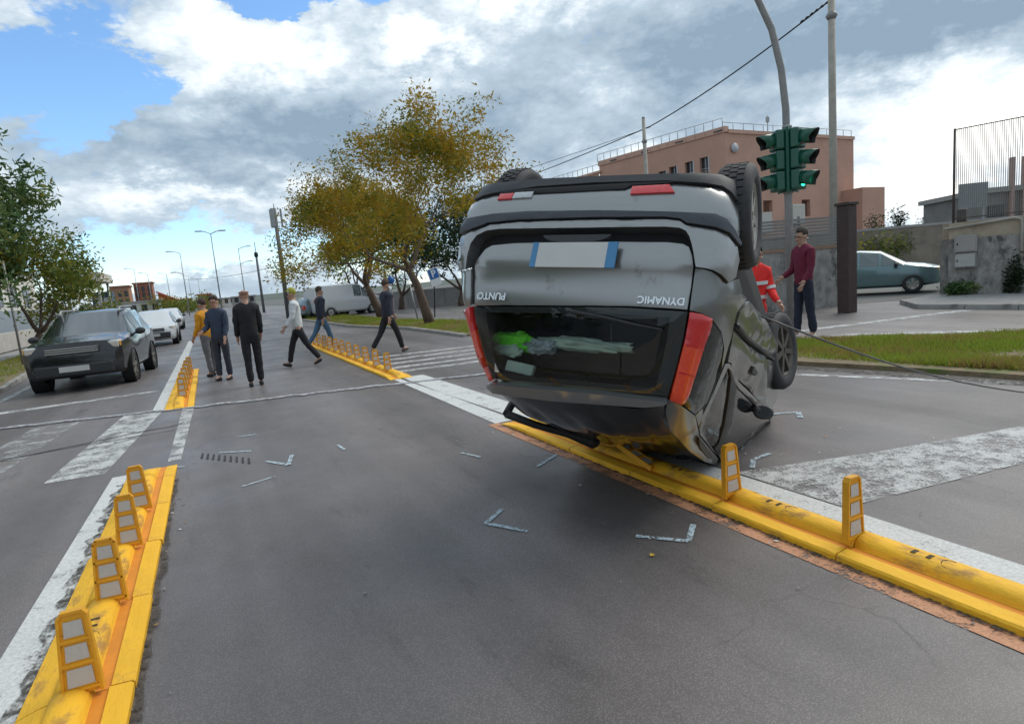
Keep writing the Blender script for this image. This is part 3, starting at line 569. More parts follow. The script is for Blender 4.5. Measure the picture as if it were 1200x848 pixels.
def panel(name, poly, mts, parent, off=0., thick=.05, g=.055, rim=.006, mat_of=None, wav=0.):
    """a body panel: outline in (angle, height) on the body's surface, filled, given rounded edge and depth"""
    xs = [p[0] for p in poly]; ys = [p[1] for p in poly]
    area = sum(a[0]*b[1]-b[0]*a[1] for a, b in zip(poly, poly[1:]+poly[:1]))
    if area < 0: poly = poly[::-1]
    pts = [Vector(p) for p in poly]; nb = len(pts); cand = []
    y = min(ys)+g/2
    while y < max(ys):
        x = min(xs)+g/2
        while x < max(xs):
            if inside((x, y), poly) and min((Vector((x, y))-q).length for q in pts) > g*.45: cand.append(Vector((x, y)))
            x += g
        y += g
    vv, ee, ff, ov, oe, of = delaunay_2d_cdt(pts+cand, [(i, (i+1) % nb) for i in range(nb)], [], 1, 1e-6)
    bm = bmesh.new(); V = []
    bset = {i for i, o_ in enumerate(ov) if any(k < nb for k in o_)}
    for i, p in enumerate(vv):
        d = off-(rim if i in bset else 0)
        if wav: d += wav*noise.noise(Vector((p.x*5, p.y*6, 3.1)))
        V.append(bm.verts.new(car_pt(p.x, p.y)+car_n(p.x, p.y)*d))
    for f in ff:
        if len(set(f)) < 3: continue
        try: q = bm.faces.new([V[i] for i in f])
        except ValueError: continue
        q.smooth = True
        cx = sum(vv[i].x for i in f)/len(f); cy = sum(vv[i].y for i in f)/len(f)
        q.material_index = mat_of(cx, cy) if mat_of else 0
        nrm = car_n(cx, cy); q.normal_update()
        if q.normal.dot(nrm) < 0: q.normal_flip()
    # skirt
    be = [e for e in bm.edges if len(e.link_faces) == 1]; low = {}; top = {}
    for e in be:
        for v in e.verts:
            if v not in low:
                i = V.index(v); n = car_n(vv[i].x, vv[i].y); low[v] = bm.verts.new(v.co-n*thick); top[v] = bm.verts.new(v.co)
    for e in be:
        a, b = e.verts; mi = e.link_faces[0].material_index
        q = bm.faces.new((top[a], top[b], low[b], low[a])); q.material_index = mi
        fc = e.link_faces[0].calc_center_median(); md = (a.co+b.co)/2; q.normal_update()
        if q.normal.dot(md-fc) < 0: q.normal_flip()
    return link(name, bm, mts, parent)
car = thing('overturned_car', 'dark grey hatchback lying upside down on its roof across the yellow divider', 'car')
car.matrix_world = Matrix([list(CAR_ROT[0])+[CAR_LOC[0]], list(CAR_ROT[1])+[CAR_LOC[1]], list(CAR_ROT[2])+[CAR_LOC[2]], [0, 0, 0, 1]])
ci = car.matrix_world.inverted()
# inner shell behind all panels, with openings at the glass
gl = [PANEL['rear_glass'], PANEL['quarter_glass'], PANEL['rear_door_glass'], PANEL['front_glass']]
bm = bmesh.new(); NPH, NW = 150, 36; rows = []
for j in range(NW+1):
    w = .03+(1.44-.03)*j/NW
    rows.append([bm.verts.new(car_pt(2*math.pi*i/NPH-math.pi, w)-car_n(2*math.pi*i/NPH-math.pi, w)*.075) for i in range(NPH)])
for j in range(NW):
    w = .03+1.41*(j+.5)/NW
    for i in range(NPH):
        ph = 2*math.pi*(i+.5)/NPH-math.pi
        if any(inside((ph, w), p) for p in gl): continue
        if abs(ph) < .42 and w > .9 and w < 1.30: continue
        a = (rows[j][i], rows[j][(i+1) % NPH], rows[j+1][(i+1) % NPH], rows[j+1][i])
        if all(v.is_valid for v in a):
            f = bm.faces.new(a); f.material_index = 1 if (ph < -.55 or ph > 2.75) else 0; f.smooth = True
bmesh.ops.recalc_face_normals(bm, faces=bm.faces)
link('body_shell', bm, [M_void, M_paint], car)
bm = bmesh.new()
vs = [bm.verts.new(car_pt(2*math.pi*i/NPH-math.pi, .06)-car_n(2*math.pi*i/NPH-math.pi, .06)*.08) for i in range(NPH)]
bm.faces.new(vs)
box(bm, -.2, 2.4, -.1, .1, -.03, .06); box(bm, -.40, .05, -.75, -.35, .02, .1, bev=.03); box(bm, 1.75, 2.6, -.4, .4, -.04, .05, bev=.03)
tube(bm, [(-.1, -.72, .0), (-.1, .72, .08)], .04); tube(bm, [(-.35, .3, .08), (.3, .25, .04), (1.8, .15, -.02)], .03); tube(bm, [(2.15, -.7, .2), (2.15, .75, .3)], .04)
link('underbody', bm, M_under, car)
# roof skin resting on the road
bm = bmesh.new(); NU, NV = 26, 30; rows = []
mw = car.matrix_world
for i in range(NU+1):
    u = -.335+2.1*i/NU; row = []
    for j in range(NV+1):
        t = j/NV; v = -.60+1.165*t - (.05*(1-t))*0
        w = 1.385+.105*min(1, max(0, (u+.33))/.5)**.7+.035*max(0, u)/1.7
        w -= .06*abs(2*t-1)**6
        w += .012*noise.noise(Vector((u*3, v*4, 1.7)))
        for vv in (-.36, -.12, .12, .36):    # pressed ribs along the roof
            w -= .016*math.exp(-((v-vv)/.022)**2)*min(1, max(0, (u+.2)*6))
        p = mw @ Vector((u, v, w))
        if p.z < .125 and 2.55 < p.x < 3.15: p.z = .125+.1*0
        elif p.z < .02: p.z = .02
        row.append(bm.verts.new(ci @ p))
    rows.append(row)
for A, B in zip(rows, rows[1:]):
    for k in range(NV):
        f = bm.faces.new((A[k], A[k+1], B[k+1], B[k])); f.smooth = True
bmesh.ops.recalc_face_normals(bm, faces=bm.faces)
link('roof', bm, M_roof, car)
P = PANEL
panel('rear_lip', P['lip'], M_plast, car, .035, .12, .05)
lower = panel('bumper', P['bumper_lower'], [M_paint, M_red, M_clear], car, .02, .09, .05, .008)
# lamps let into the bumper, next to the shade painted along its lip
def rect(x0, x1, y0, y1, n=6, sk0=0, sk1=0):
    return [(x0+sk0+(x1-sk1-x0-sk0)*i/n, y0) for i in range(n+1)]+[(x1-(x1-x0)*i/n, y1) for i in range(n+1)]
panel('fog_lamp', rect(.155, .30, .195, .247, 6, 0, .02), M_red, lower, .034, .02, .03, .006)
panel('fog_lamp', rect(-.368, -.312, .196, .240, 4), M_red, lower, .034, .02, .03, .006)
panel('reverse_lamp', rect(-.309, -.232, .192, .238, 4), M_clear, lower, .034, .02, .03, .006)
panel('lip_shade', [(-.38, .20)]+[(-.36+.06*i, .165) for i in range(11)]+[(.30, .175), (.28, .183), (.15, .185)]+[(.13-.06*i, .21) for i in range(6)]+[(-.22, .205)], M_void, lower, .0305, .02, .04, .004)  # near-black patch stands in for the shade beside the lip
panel('rub_strip', P['rub_strip'], M_trim, car, .038, .08, .04, .008)
panel('bumper', P['bumper_upper'], M_paint, car, .022, .12, .05, .010)
tg = panel('tailgate', P['tailgate'], M_paint, car, -.020, .05, .05, .007)
panel('quarter_panel', P['quarter_left'], M_paint, car, .0, .05, .04)
def lamp(key, split):
    z = [p for p in P[key]]
    t = panel('tail_lamp', z, [M_red, M_orr], car, .016, .05, .022, .008, lambda x, y: 1 if y > split else 0)
    return t
for k, s in (('lampL', 1.04), ('lampR', 1.03)):
    t = lamp(k, s)
    ymn, ymx = min(p[1] for p in P[k]), max(p[1] for p in P[k])
    for y in (s, s+.14):       # joints between lamp chambers
        xs = [p[0] for p in P[k] if abs(p[1]-y) < .07]
        panel('lens_joint', rect(min(xs)+.006, max(xs)-.006, y-.006, y+.006, 3), M_red, t, .0185, .008, .03, .002)
rg = panel('rear_window', P['rear_glass'], M_glass, car, -.012, .004, .06, .002)
fr = P['rear_glass']; cx = sum(p[0] for p in fr)/len(fr); cy = sum(p[1] for p in fr)/len(fr)
def band(poly, kx, ky, mt, off, parent, name):
    inn = [(cx+(p[0]-cx)*kx, cy+(p[1]-cy)*ky) for p in poly]; bm = bmesh.new()
    A = [bm.verts.new(car_pt(*p)+car_n(*p)*off) for p in poly]; B_ = [bm.verts.new(car_pt(*p)+car_n(*p)*off) for p in inn]
    n = len(A)
    for i in range(n): bm.faces.new((A[i], A[(i+1) % n], B_[(i+1) % n], B_[i]))
    bmesh.ops.recalc_face_normals(bm, faces=bm.faces); return link(name, bm, mt, parent)
band(fr, .86, .84, M_plast, -.021, rg, 'window_border')
sp = panel('spoiler', P['spoiler'], M_paint, car, .05, .10, .05, .012)
panel('rear_fender', P['fender'], M_side, car, .0, .05, .06, .008, wav=.02)
panel('quarter_window', P['quarter_glass'], M_sglass, car, -.006, .02, .05, .003)
rd = panel('sill_panel', P['rear_door'], M_side, car, .006, .06, .07, .010, wav=.035)
panel('door_strip', P['door_strip'], M_plast, car, .016, .04, .05, .006)
fd = panel('door', P['front_door'], M_side, car, .0, .06, .07, .010, wav=.05)
panel('window_frame', P['door_frame'], M_side, car, .004, .05, .05, .008)
panel('door_window', P['rear_door_glass'], M_sglass, car, -.008, .02, .06, .003)
panel('door_pillar', P['b_pillar'], M_plast, car, .006, .04, .05, .006)
panel('door_window', P['front_glass'], M_glass, car, -.008, .02, .08, .003)
panel('windscreen_pillar', P['front_pillar'], M_side, car, .004, .05, .05, .008)
panel('roof_side', P['cantrail'], M_side, car, .004, .06, .06, .010, wav=.01)
panel('door_handle', [(1.06, .885), (1.12, .875), (1.27, .868), (1.30, .882), (1.26, .905), (1.1, .915)], M_plast, fd, .035, .04, .03, .008)
# side of the car turned away from the road
panel('door', [(-.62-.1*i, .28) for i in range(20)]+[(-2.5, .86)]+[(-2.45+.1*i, .9) for i in range(19)], M_paint, car, .0, .06, .12, .01)
panel('door_window', [(-.75-.1*i, .96) for i in range(15)]+[(-2.05+.1*i, 1.32) for i in range(13)], M_glass, car, -.01, .02, .12, .004)
# mirror
bm = bmesh.new(); p = car_pt(2.05, 1.03); n = car_n(2.05, 1.03)
bmesh.ops.create_icosphere(bm, subdivisions=3, radius=1, matrix=Matrix.Translation(p+n*.07) @ Matrix.Diagonal((.05, .075, .055, 1)))
for v in bm.verts:
    d = v.co-(p+n*.07)
    if d.x < -.02: v.co.x = p.x+n.x*.07-.02
for f in bm.faces: f.smooth = True
tube(bm, [p-n*.01, p+n*.05], .03)
link('door_mirror', bm, M_plast, car)
# badges, plate
def frame(phi, w, off):
    p = car_pt(phi, w); n = car_n(phi, w); ex = (car_pt(phi-.02, w)-car_pt(phi+.02, w)).normalized(); ey = n.cross(ex).normalized()
    M = Matrix((ex, ey, n)).transposed().to_4x4(); M.translation = p+n*off; return M
M_badge = mat('badge_silver', (.75, .77, .78), .25, metal=.6, var=.03)
text_mesh('badge', 'PUNTO', .062, frame(-.352, .835, -.016), M_badge, tg, .004, .0015)
text_mesh('badge', 'DYNAMIC', .056, frame(.305, .822, -.016), M_badge, tg, .004, .0015)
M_plate = mat('plate_white', (.56, .55, .52), .4, var=.04); M_pblue = mat('plate_blue', (.06, .22, .42), .4, var=.06)
bm = bmesh.new(); M = frame(-.02, .60, .012); box(bm, -.26, .26, -.075, .075, 0, .012, M, 0); box(bm, -.262, -.205, -.076, .076, .002, .0135, M, 1); box(bm, .225, .262, -.076, .076, .002, .0135, M, 1)
link('number_plate', bm, [M_plate, M_pblue], tg)
bm = bmesh.new(); M = frame(-.02, .515, -.01)
for k in range(12):
    a = math.pi*k/11
prism_pts = [(.21*math.cos(math.pi*k/14), -.028+.05*math.sin(math.pi*k/14)) for k in range(15)]
a = [bm.verts.new(M @ Vector((x, y-.01, .0))) for x, y in prism_pts]; b2 = [bm.verts.new(M @ Vector((x, y-.01, .03))) for x, y in prism_pts]
bm.faces.new(b2); [bm.faces.new((a[i], a[i+1], b2[i+1], b2[i])) for i in range(14)]; bm.faces.new((a[14], a[0], b2[0], b2[14]))
bmesh.ops.recalc_face_normals(bm, faces=bm.faces); link('tailgate_handle', bm, M_plast, tg)
# rear wiper along the base of the window and its pivot
bm = bmesh.new()
tube(bm, [car_pt(a_, w_)+car_n(a_, w_)*.02 for a_, w_ in ((.0, .905), (.12, .925), (.24, .955), (.33, .97))], [.014, .010, .008, .006], 6)
link('rear_wiper', bm, M_plast, car)
# roof rails
def wl(*p): return ci @ Vector(p)
bm = bmesh.new(); A = Vector((1.80, 3.84, .60)); B_ = Vector((2.50, 3.80, .255))
tube(bm, [wl(*A), wl(*(A.lerp(B_, .3)+Vector((0, 0, -.01)))), wl(*A.lerp(B_, .7)), wl(*A.lerp(B_, .93)), wl(*B_)], [.03, .028, .028, .045, .05], 10)
tube(bm, [wl(*A), wl(1.92, 3.95, .66)], .03, 8); tube(bm, [wl(*B_), wl(2.62, 3.95, .30)], .045, 8)
link('roof_rail', bm, M_plast, car)
panel('roof_rail', [(.66, 1.425), (.80, 1.438), (1.0, 1.452), (1.3, 1.47), (1.45, 1.49), (1.25, 1.50), (.95, 1.485), (.75, 1.465)], M_plast, car, .03, .04, .05, .008)
# wheels
def wheel(loc, r, wd, steer=0., camber=0., side=1, rim=M_alloy):
    bm = bmesh.new(); h = wd/2
    prof = [(r*.66, -h*.8), (r*.74, -h*.98), (r*.88, -h), (r*.965, -h*.88), (r, -h*.62), (r, h*.62), (r*.965, h*.88), (r*.88, h), (r*.74, h*.98), (r*.66, h*.8)]
    lathe(bm, prof, 40)
    for k in range(40):                 # tread blocks in three rows
        for x0, x1, sh in ((-.58, -.24, 0), (-.18, .18, .5), (.24, .58, 0)):
            a = 2*math.pi*(k+sh)/40; M = Matrix.Rotation(a, 4, 'X')
            box(bm, x0*h, x1*h, -.33*2*math.pi*r/40*1.05, .33*2*math.pi*r/40*1.05, r-.004, r+.007, M)
    t = link('wheel', bm, M_tyre, car)
    bm = bmesh.new(); s = side
    lathe(bm, [(r*.70, -h*.78*s), (r*.70, h*.72*s), (r*.66, h*.82*s), (r*.60, h*.6*s), (r*.58, -h*.2*s)], 32)
    for k in range(7):
        M = Matrix.Rotation(2*math.pi*k/7, 4, 'X'); x = h*.5*s
        vs = box(bm, min(x, x+.025*s), max(x, x+.025*s), -.022, .022, .03, r*.62, M)
    lathe(bm, [(.001, h*.72*s), (.045, h*.70*s), (.06, h*.5*s)], 20)
    bmesh.ops.recalc_face_normals(bm, faces=bm.faces)
    link('rim', bm, rim, t)
    bm = bmesh.new(); lathe(bm, [(r*.5, 0), (r*.5, .02*s), (.02, .02*s)], 24); link('brake_disc', bm, M_steel, t)
    t.location = loc; t.rotation_euler = (0, camber, R(90)+steer); return t
wheel((-.12, .745, .155), .30, .20, 0, R(4), 1)
wheel((-.12, -.72, .085), .30, .20, 0, 0, -1)
wheel((2.06, .80, .385), .335, .19, R(14), R(4), 1, M_steel)
wheel((2.1, -.75, .22), .30, .20, 0, 0, -1)
# things that slid down onto the rear window inside the car
def heap(name, label, cat, mt, u, v, w, su, sv, sw, seed, fold=.25):
    bm = bmesh.new(); bmesh.ops.create_icosphere(bm, subdivisions=4, radius=1)
    for q in bm.verts:
        k = 1+fold*noise.fractal(q.co*1.7+Vector((seed, seed*2, 0)), .8, 2.1, 4)
        a = abs(noise.noise(q.co*3.1+Vector((seed*3, 0, 1))))
        q.co = Vector((q.co.x*su, q.co.y*sv, q.co.z*sw))*k*(1-.25*a)
    for f in bm.faces: f.smooth = True
    M = mw @ Matrix.Translation((u, v, w))
    bmesh.ops.transform(bm, matrix=M, verts=bm.verts)
    o = link(name, bm, mt); c = sum((x.co for x in o.data.vertices), Vector())/len(o.data.vertices)
    return tag(o, label, cat)
M_hiv = mat('neon_green_cloth', (.22, 1.0, .05), .8, var=.2, vscale=14, bump=.5, bscale=20)
M_cl1 = mat('pale_green_cloth', (.62, .74, .64), .85, var=.2, vscale=9, bump=.5, bscale=18)
M_cl2 = mat('printed_cloth', (.45, .5, .55), .85, var=.75, vscale=22)
M_pap = mat('pale_box_card', (.7, .8, .72), .7, var=.1)
heap('safety_vest', 'neon green vest bundled against the rear window inside the overturned car', 'vest', M_hiv, -.20, -.53, 1.035, .05, .15, .065, 1.3, .5)
heap('folded_blanket', 'pale green blanket spread inside the overturned car behind the rear window', 'blanket', M_cl1, -.17, -.06, 1.01, .05, .30, .045, 4.4, .4)
heap('crumpled_cloth', 'crumpled grey patterned cloth between green vest and blanket in the car', 'cloth', M_cl2, -.20, -.33, 1.045, .05, .12, .05, 7.7, .5)
heap('plastic_bag', 'pale see-through bag under the neon green vest in the car', 'bag', M_cl1, -.23, -.55, 1.10, .03, .11, .04, 2.7, .4)
bm = bmesh.new(); box(bm, -.01, .03, -.10, .10, -.035, .035, bev=.008)
o = link('card_box', bm, M_pap); o.matrix_world = mw @ (Matrix.Translation((-.27, -.42, 1.215)) @ Matrix.Rotation(R(6), 4, 'X')); tag(o, 'pale green carton leaning on the bottom left of the rear window', 'box')
# dark seat backs in the cabin
bm = bmesh.new(); box(bm, .22, .4, -.62, .56, .45, 1.1, bev=.05); box(bm, .26, .34, -.45, -.2, 1.1, 1.26, bev=.03); box(bm, .26, .34, .12, .37, 1.1, 1.26, bev=.03)
link('rear_seat', bm, mat('seat_cloth', (.022, .023, .026), .95, var=.2), car)
# tow cable from the car to the right
bm = bmesh.new(); a = Vector((3.40, 2.97, 1.15)); b = Vector((6.71, 2.67, .09)); b2 = a.lerp(b, 1.0)
tube(bm, [a.lerp(b, t/14)+Vector((0, 0, -.10*math.sin(math.pi*t/14))) for t in range(15)]+[Vector((7.4, 2.5, .02)), Vector((9.5, 2.3, .09)), Vector((10.5, 2.2, .09))], .0075, 6)
tag(link('tow_cable', bm, mat('steel_cable', (.12, .115, .115), .5, metal=.6, var=.2)), 'thin grey steel tow cable stretched from the car over the road', 'cable')
# ---------------------------------------------------------------- trees
M_bark = mat('bark', (.11, .075, .055), .9, var=.35, vscale=6, bump=.8, bscale=25, stretch=(1, 1, .25))
L_autumn = leaf_mat('autumn_leaves', [(.05, (.07, .10, .015)), (.3, (.18, .19, .02)), (.5, (.34, .25, .02)), (.75, (.45, .25, .02)), (.95, (.27, .25, .03))])
L_olive = leaf_mat('olive_leaves', [(.1, (.05, .09, .02)), (.4, (.13, .18, .03)), (.65, (.22, .22, .03)), (.95, (.36, .27, .03))])
L_green = leaf_mat('green_leaves', [(.1, (.03, .07, .025)), (.5, (.09, .16, .055)), (.75, (.17, .23, .07)), (.95, (.30, .26, .04))])
L_dark = leaf_mat('dark_leaves', [(.1, (.010, .022, .010)), (.5, (.022, .042, .016)), (.95, (.04, .06, .02))])
L_lime = leaf_mat('lime_leaves', [(.1, (.08, .12, .012)), (.5, (.18, .22, .02)), (.95, (.30, .28, .03))])
def leafcard(bm, p, s, r_, droop=.3):
    a = r_.uniform(0, 6.283); t = r_.uniform(-1.0, .7); d = Vector((math.cos(a)*math.cos(t), math.sin(a)*math.cos(t), math.sin(t)-droop)).normalized()
    q = Vector((r_.gauss(0, 1), r_.gauss(0, 1), r_.gauss(0, .6))).normalized(); sd = d.cross(q)
    if sd.length < 1e-3: return
    sd.normalize(); w = s*r_.uniform(.22, .4)
    v = [bm.verts.new(p-d*s*.5), bm.verts.new(p+sd*w*.5), bm.verts.new(p+d*s*.5), bm.verts.new(p-sd*w*.5)]
    bm.faces.new(v)
def tree(name, label, loc, h, crown_r, trunk_r, seed, leaves, n_leaf, leaf_s, fork=.3, lean=(0, 0), group=None, spread=.75, levels=4, squash=1.0, clump=.5, sparse=0.0, nlimb=4, shape=None):
    r_ = random.Random(seed); root = thing(name, label, 'tree', loc, 0, group)
    bt = bmesh.new(); tips = []
    def grow(p, d, L, rad, lev):
        n = 4; pts = [p]; rads = [rad]; q = p.copy(); dd = d.copy()
        for i in range(n):
            dd = (dd+Vector((r_.gauss(0, .13), r_.gauss(0, .13), r_.gauss(0, .08)+(.05 if lev else 0)))).normalized()
            q = q+dd*L/n; pts.append(q.copy()); rads.append(rad*(1-.42*(i+1)/n))
            if lev >= 2: tips.append((q.copy(), lev))
        tube(bt, pts, rads, 8 if lev < 2 else 5, cap=(lev == 0))
        if lev >= levels: return
        k = nlimb if lev == 0 else r_.choice((2, 3, 3))
        a0 = r_.uniform(0, 6.28)
        for i in range(k):
            a = a0+6.283*i/k+r_.uniform(-.4, .4); sp = spread*r_.uniform(.6, 1.25)
            ax = dd.orthogonal().normalized(); nd = (Matrix.Rotation(a, 3, dd) @ (Matrix.Rotation(sp, 3, ax) @ dd))
            nd.z = nd.z*squash+.12; nd.normalize()
            grow(pts[-1] if (lev == 0 or i) else pts[-1], nd, L*r_.uniform(.62, .86) if lev else (h-L)*.42*r_.uniform(.85, 1.15), rads[-1]*r_.uniform(.62, .8), lev+1)
    grow(Vector((0, 0, -.1)), Vector((lean[0], lean[1], 1)).normalized(), h*fork, trunk_r, 0)
    # bring the branch system to the crown's real size
    mxz = max(t[0].z for t in tips); z0 = h*fork
    cxm = sum(t[0].x for t in tips)/len(tips); cym = sum(t[0].y for t in tips)/len(tips)
    mr = sorted(math.hypot(t[0].x-cxm, t[0].y-cym) for t in tips)[int(len(tips)*.93)]
    kz = (h*.97-z0)/(mxz-z0); kr = crown_r/mr
    def fit(p):
        if p.z <= z0: return p
        t = min(1, (p.z-z0)/(h*.25)); s = 1+(kr-1)*t
        return Vector((p.x*s, p.y*s, z0+(p.z-z0)*kz))
    for v in bt.verts: v.co = fit(v.co)
    link('trunk', bt, M_bark, root)
    bc = bmesh.new(); T = [fit(t[0]) for t in tips if t[1] >= (3 if levels >= 4 else 2)]
    if sparse: T = [t for t in T if r_.random() > sparse]
    per = max(1, n_leaf//max(1, len(T)))
    for p in T:
        sz = clump*r_.uniform(.5, 1.3); m_ = int(per*r_.uniform(.3, 1.7))
        for i in range(m_):
            q = p+Vector((r_.gauss(0, sz), r_.gauss(0, sz), r_.gauss(0, sz*.55)))
            if (q-p).length > 1.7*sz: continue
            if q.z < h*fork*.7: continue
            leafcard(bc, q, leaf_s*r_.uniform(.6, 1.3), r_)
    tag(link('crown', bc, leaves, root), kind='stuff')
    return root
tree('street_tree', 'tall autumn tree with an open ochre crown and slanting trunk beside the zebra crossing', (7.62, 22.46, .05), 7.7, 5.0, .22, 11, L_autumn, 42000, .15, .30, (-.08, -.03), 'autumn trees on the median', .76, 5, .9, .40, .2, 3)
tree('street_tree', 'autumn tree with a low dense crown, left of the tall open one on the verge', (8.3, 32.6, .05), 7.6, 3.9, .27, 5, L_autumn, 28000, .2, .26, (.0, 0), 'autumn trees on the median', .8, 5, .8, .42, .1, 3)
tree('street_tree', 'leafy green and yellow tree overhanging the road behind the dark off-road car', (-9.2, 26.6, .05), 8.8, 4.1, .25, 23, L_green, 60000, .27, .23, (.0, 0), None, .92, 4, .78, .66, 0, 5)
tree('street_tree', 'yellowish tree standing behind the dark off-road car by the grey panels', (-6.6, 31.0, .05), 5.2, 2.5, .2, 31, L_olive, 14000, .22, .2, (.05, 0), None, .8, 4, .8, .5, 0, 4)
tree('background_tree', 'bright lime green tree behind the parked white van', (11.5, 52, 0), 7, 3.8, .25, 41, L_lime, 6500, .34, .2, (0, 0), 'trees beyond the long grey wall', .8, 4, .8, .7)
for k, (x, y, h, r_, lab) in enumerate(((15.2, 38, 8.0, 3.6, 'dark evergreen tree behind the parking sign'), (19.5, 41, 7.0, 3.6, 'dark evergreen tree partly hidden by the overturned car'), (12.2, 42, 7.5, 3.4, 'dark evergreen tree between the two autumn trunks'), (24, 44, 6.0, 3.0, 'dark evergreen tree hidden behind the overturned car'))):
    tree('background_tree', lab, (x, y, 0), h, r_, .25, 60+k, L_dark if k != 2 else L_green, 8000, .30, .14, (0, 0), 'trees beyond the long grey wall', .85, 4, .85, .75)
def bush(name, label, loc, rx, ry, rz, n, s, mt, seed, group=None, cat='bush'):
    r_ = random.Random(seed); root = thing(name, label, cat, loc, 0, group)
    bs = bmesh.new()
    for i in range(7):
        a = 6.283*i/7; tube(bs, [(0, 0, -.05), (rx*.3*math.cos(a), ry*.3*math.sin(a), rz*.6), (rx*.6*math.cos(a), ry*.6*math.sin(a), rz*1.2)], [.03*rz, .02*rz, .008*rz], 5)
    link('stems', bs, M_bark, root); bm = bmesh.new()
    cl = [Vector((r_.uniform(-1, 1)*rx*.75, r_.uniform(-1, 1)*ry*.75, rz*(.3+.9*r_.random()))) for _ in range(16)]
    for i in range(n):
        c = r_.choice(cl); g_ = .3
        p = c+Vector((r_.gauss(0, rx*g_), r_.gauss(0, ry*g_), r_.gauss(0, rz*g_)))
        if p.z > 0: leafcard(bm, p, s*r_.uniform(.6, 1.3), r_, -.1)
    tag(link('foliage', bm, mt, root), kind='stuff'); return root
tree('street_tree', 'low leafy green tree added out of view on the left verge for the car to reflect', (-8.8, 4.6, .05), 5.2, 3.0, .16, 77, L_green, 5000, .45, .24, (.03, 0), None, .9, 4, .78, .66, 0, 5)  # unseen tree, added so the car's glass and paint have something to reflect
bush('bush', 'dark green weed bush at the foot of the grey retaining wall under the boxes', (17.75, 9.0, .12), .32, .3, .22, 700, .12, L_green, 3, 'weeds at the retaining wall')
bush('bush', 'tall dark weed climbing the retaining wall below the pipe', (18.1, 8.05, .12), .22, .2, .55, 900, .12, L_dark, 4, 'weeds at the retaining wall')
bush('hedge', 'far olive hedge at the end of the road beside the orange roof', (-5.2, 150, 0), 6, 5, 2.4, 2200, .7, L_olive, 5)
bush('hedge', 'yellow and green creeper over the low wall beyond the parked teal car', (29.6, 17.6, .9), 3.0, .6, .8, 2600, .2, L_olive, 6)
for k, (x, y, h) in enumerate(((40, 25.5, 3.4), (42.5, 25.5, 4.0), (45, 25, 3.5))):
    bush('tree_top', ('left of three', 'middle of three', 'right of three')[k]+' small dark treetops on the skyline above the creeper wall', (x, y, h-1.4), .6, .6, 1.0, 350, .22, L_dark, 70+k, 'treetops on the skyline', 'tree')
# grass
def grass(name, poly, n, hgt, z, stops, seed):
    r_ = random.Random(seed); bm = bmesh.new(); xs = [p[0] for p in poly]; ys = [p[1] for p in poly]; k = 0
    while k < n:
        x = r_.uniform(min(xs), max(xs)); y = r_.uniform(min(ys), max(ys))
        if not inside((x, y), poly): continue
        dn = noise.noise(Vector((x*.9, y*.9, 2.2)))
        if r_.random() > .72+dn*1.1: k += .3; continue
        k += 1; h = hgt*r_.uniform(.4, 1.2)*(1+.5*dn); a = r_.uniform(0, 6.283); w = .006+.004*h/.1
        c, s = math.cos(a)*w, math.sin(a)*w; b = r_.uniform(0, 6.283); l = h*r_.uniform(.2, .8)
        bm.faces.new([bm.verts.new((x-c, y-s, z)), bm.verts.new((x+c, y+s, z)), bm.verts.new((x+math.cos(b)*l, y+math.sin(b)*l, z+h))])
    o = link(name, bm, leaf_mat(name+'_blades', stops)); return tag(o, None, None, None, 'stuff')
GS = [(.05, (.24, .15, .06)), (.28, (.34, .25, .08)), (.42, (.24, .28, .04)), (.95, (.26, .36, .04))]
GS2 = [(.05, (.24, .17, .06)), (.4, (.32, .28, .06)), (.95, (.24, .29, .045))]
grass('verge_grass', [(7.5, 6.6), (8.9, 7.2), (11.3, 4.7), (11.9, 2.8), (12.5, 0), (8.35, 0.2), (7.98, 3.1), (7.72, 4.9)], 60000, .085, .06, GS, 1)
grass('verge_grass', [(6.65, 16.3), (8.5, 16.6), (9.0, 20), (8.3, 24), (7.8, 30), (8, 44), (5.4, 44), (5.8, 27), (6.7, 21.5)], 30000, .10, .07, GS2, 2)
grass('verge_grass', [(-4.7, 9), (-4.6, 17), (-5.1, 23), (-5.3, 60), (-7.1, 60), (-7.1, 9)], 15000, .1, .08, GS2, 3)
# litter and fallen leaves
bm = bmesh.new(); r_ = random.Random(9)
for i in range(130):
    x = r_.choice((r_.gauss(2.55, .1), r_.gauss(-.42, .06), r_.uniform(-.4, 9), r_.gauss(7.3, .3))); y = r_.uniform(1.2, 9); s = r_.uniform(.006, .018)
    z = .006; a = r_.uniform(0, 6.28)
    f = bm.faces.new([bm.verts.new((x+s*math.cos(a+k*1.57)*(1 if k % 2 else .6), y+s*math.sin(a+k*1.57)*(1 if k % 2 else .6), z+r_.uniform(0, .008))) for k in range(4)])
    f.material_index = r_.choice((0, 0, 1, 2))
for i in range(90):      # crumbs of glass and plastic round the wreck
    x, y = r_.gauss(3.3, .8), r_.gauss(3.6, .8)
    if 2.5 < x < 3.1: continue
    s = r_.uniform(.004, .013); a = r_.uniform(0, 6.28)
    f = bm.faces.new([bm.verts.new((x+s*math.cos(a+k*2.1), y+s*math.sin(a+k*2.1)*.7, .009+r_.uniform(0, .006))) for k in range(3)])
    f.material_index = r_.choice((0, 2, 2, 3))
tag(link('road_litter', bm, [mat('grey_chip', (.22, .2, .18), .8), mat('dead_leaf', (.34, .2, .04), .8), mat('white_scrap', (.55, .55, .52), .7), M_plast]), kind='stuff')
bm = bmesh.new()
f = bm.faces.new([bm.verts.new(p) for p in ((1.95, 2.488, .009), (1.968, 2.474, .014), (1.982, 2.494, .010), (1.962, 2.508, .015))])
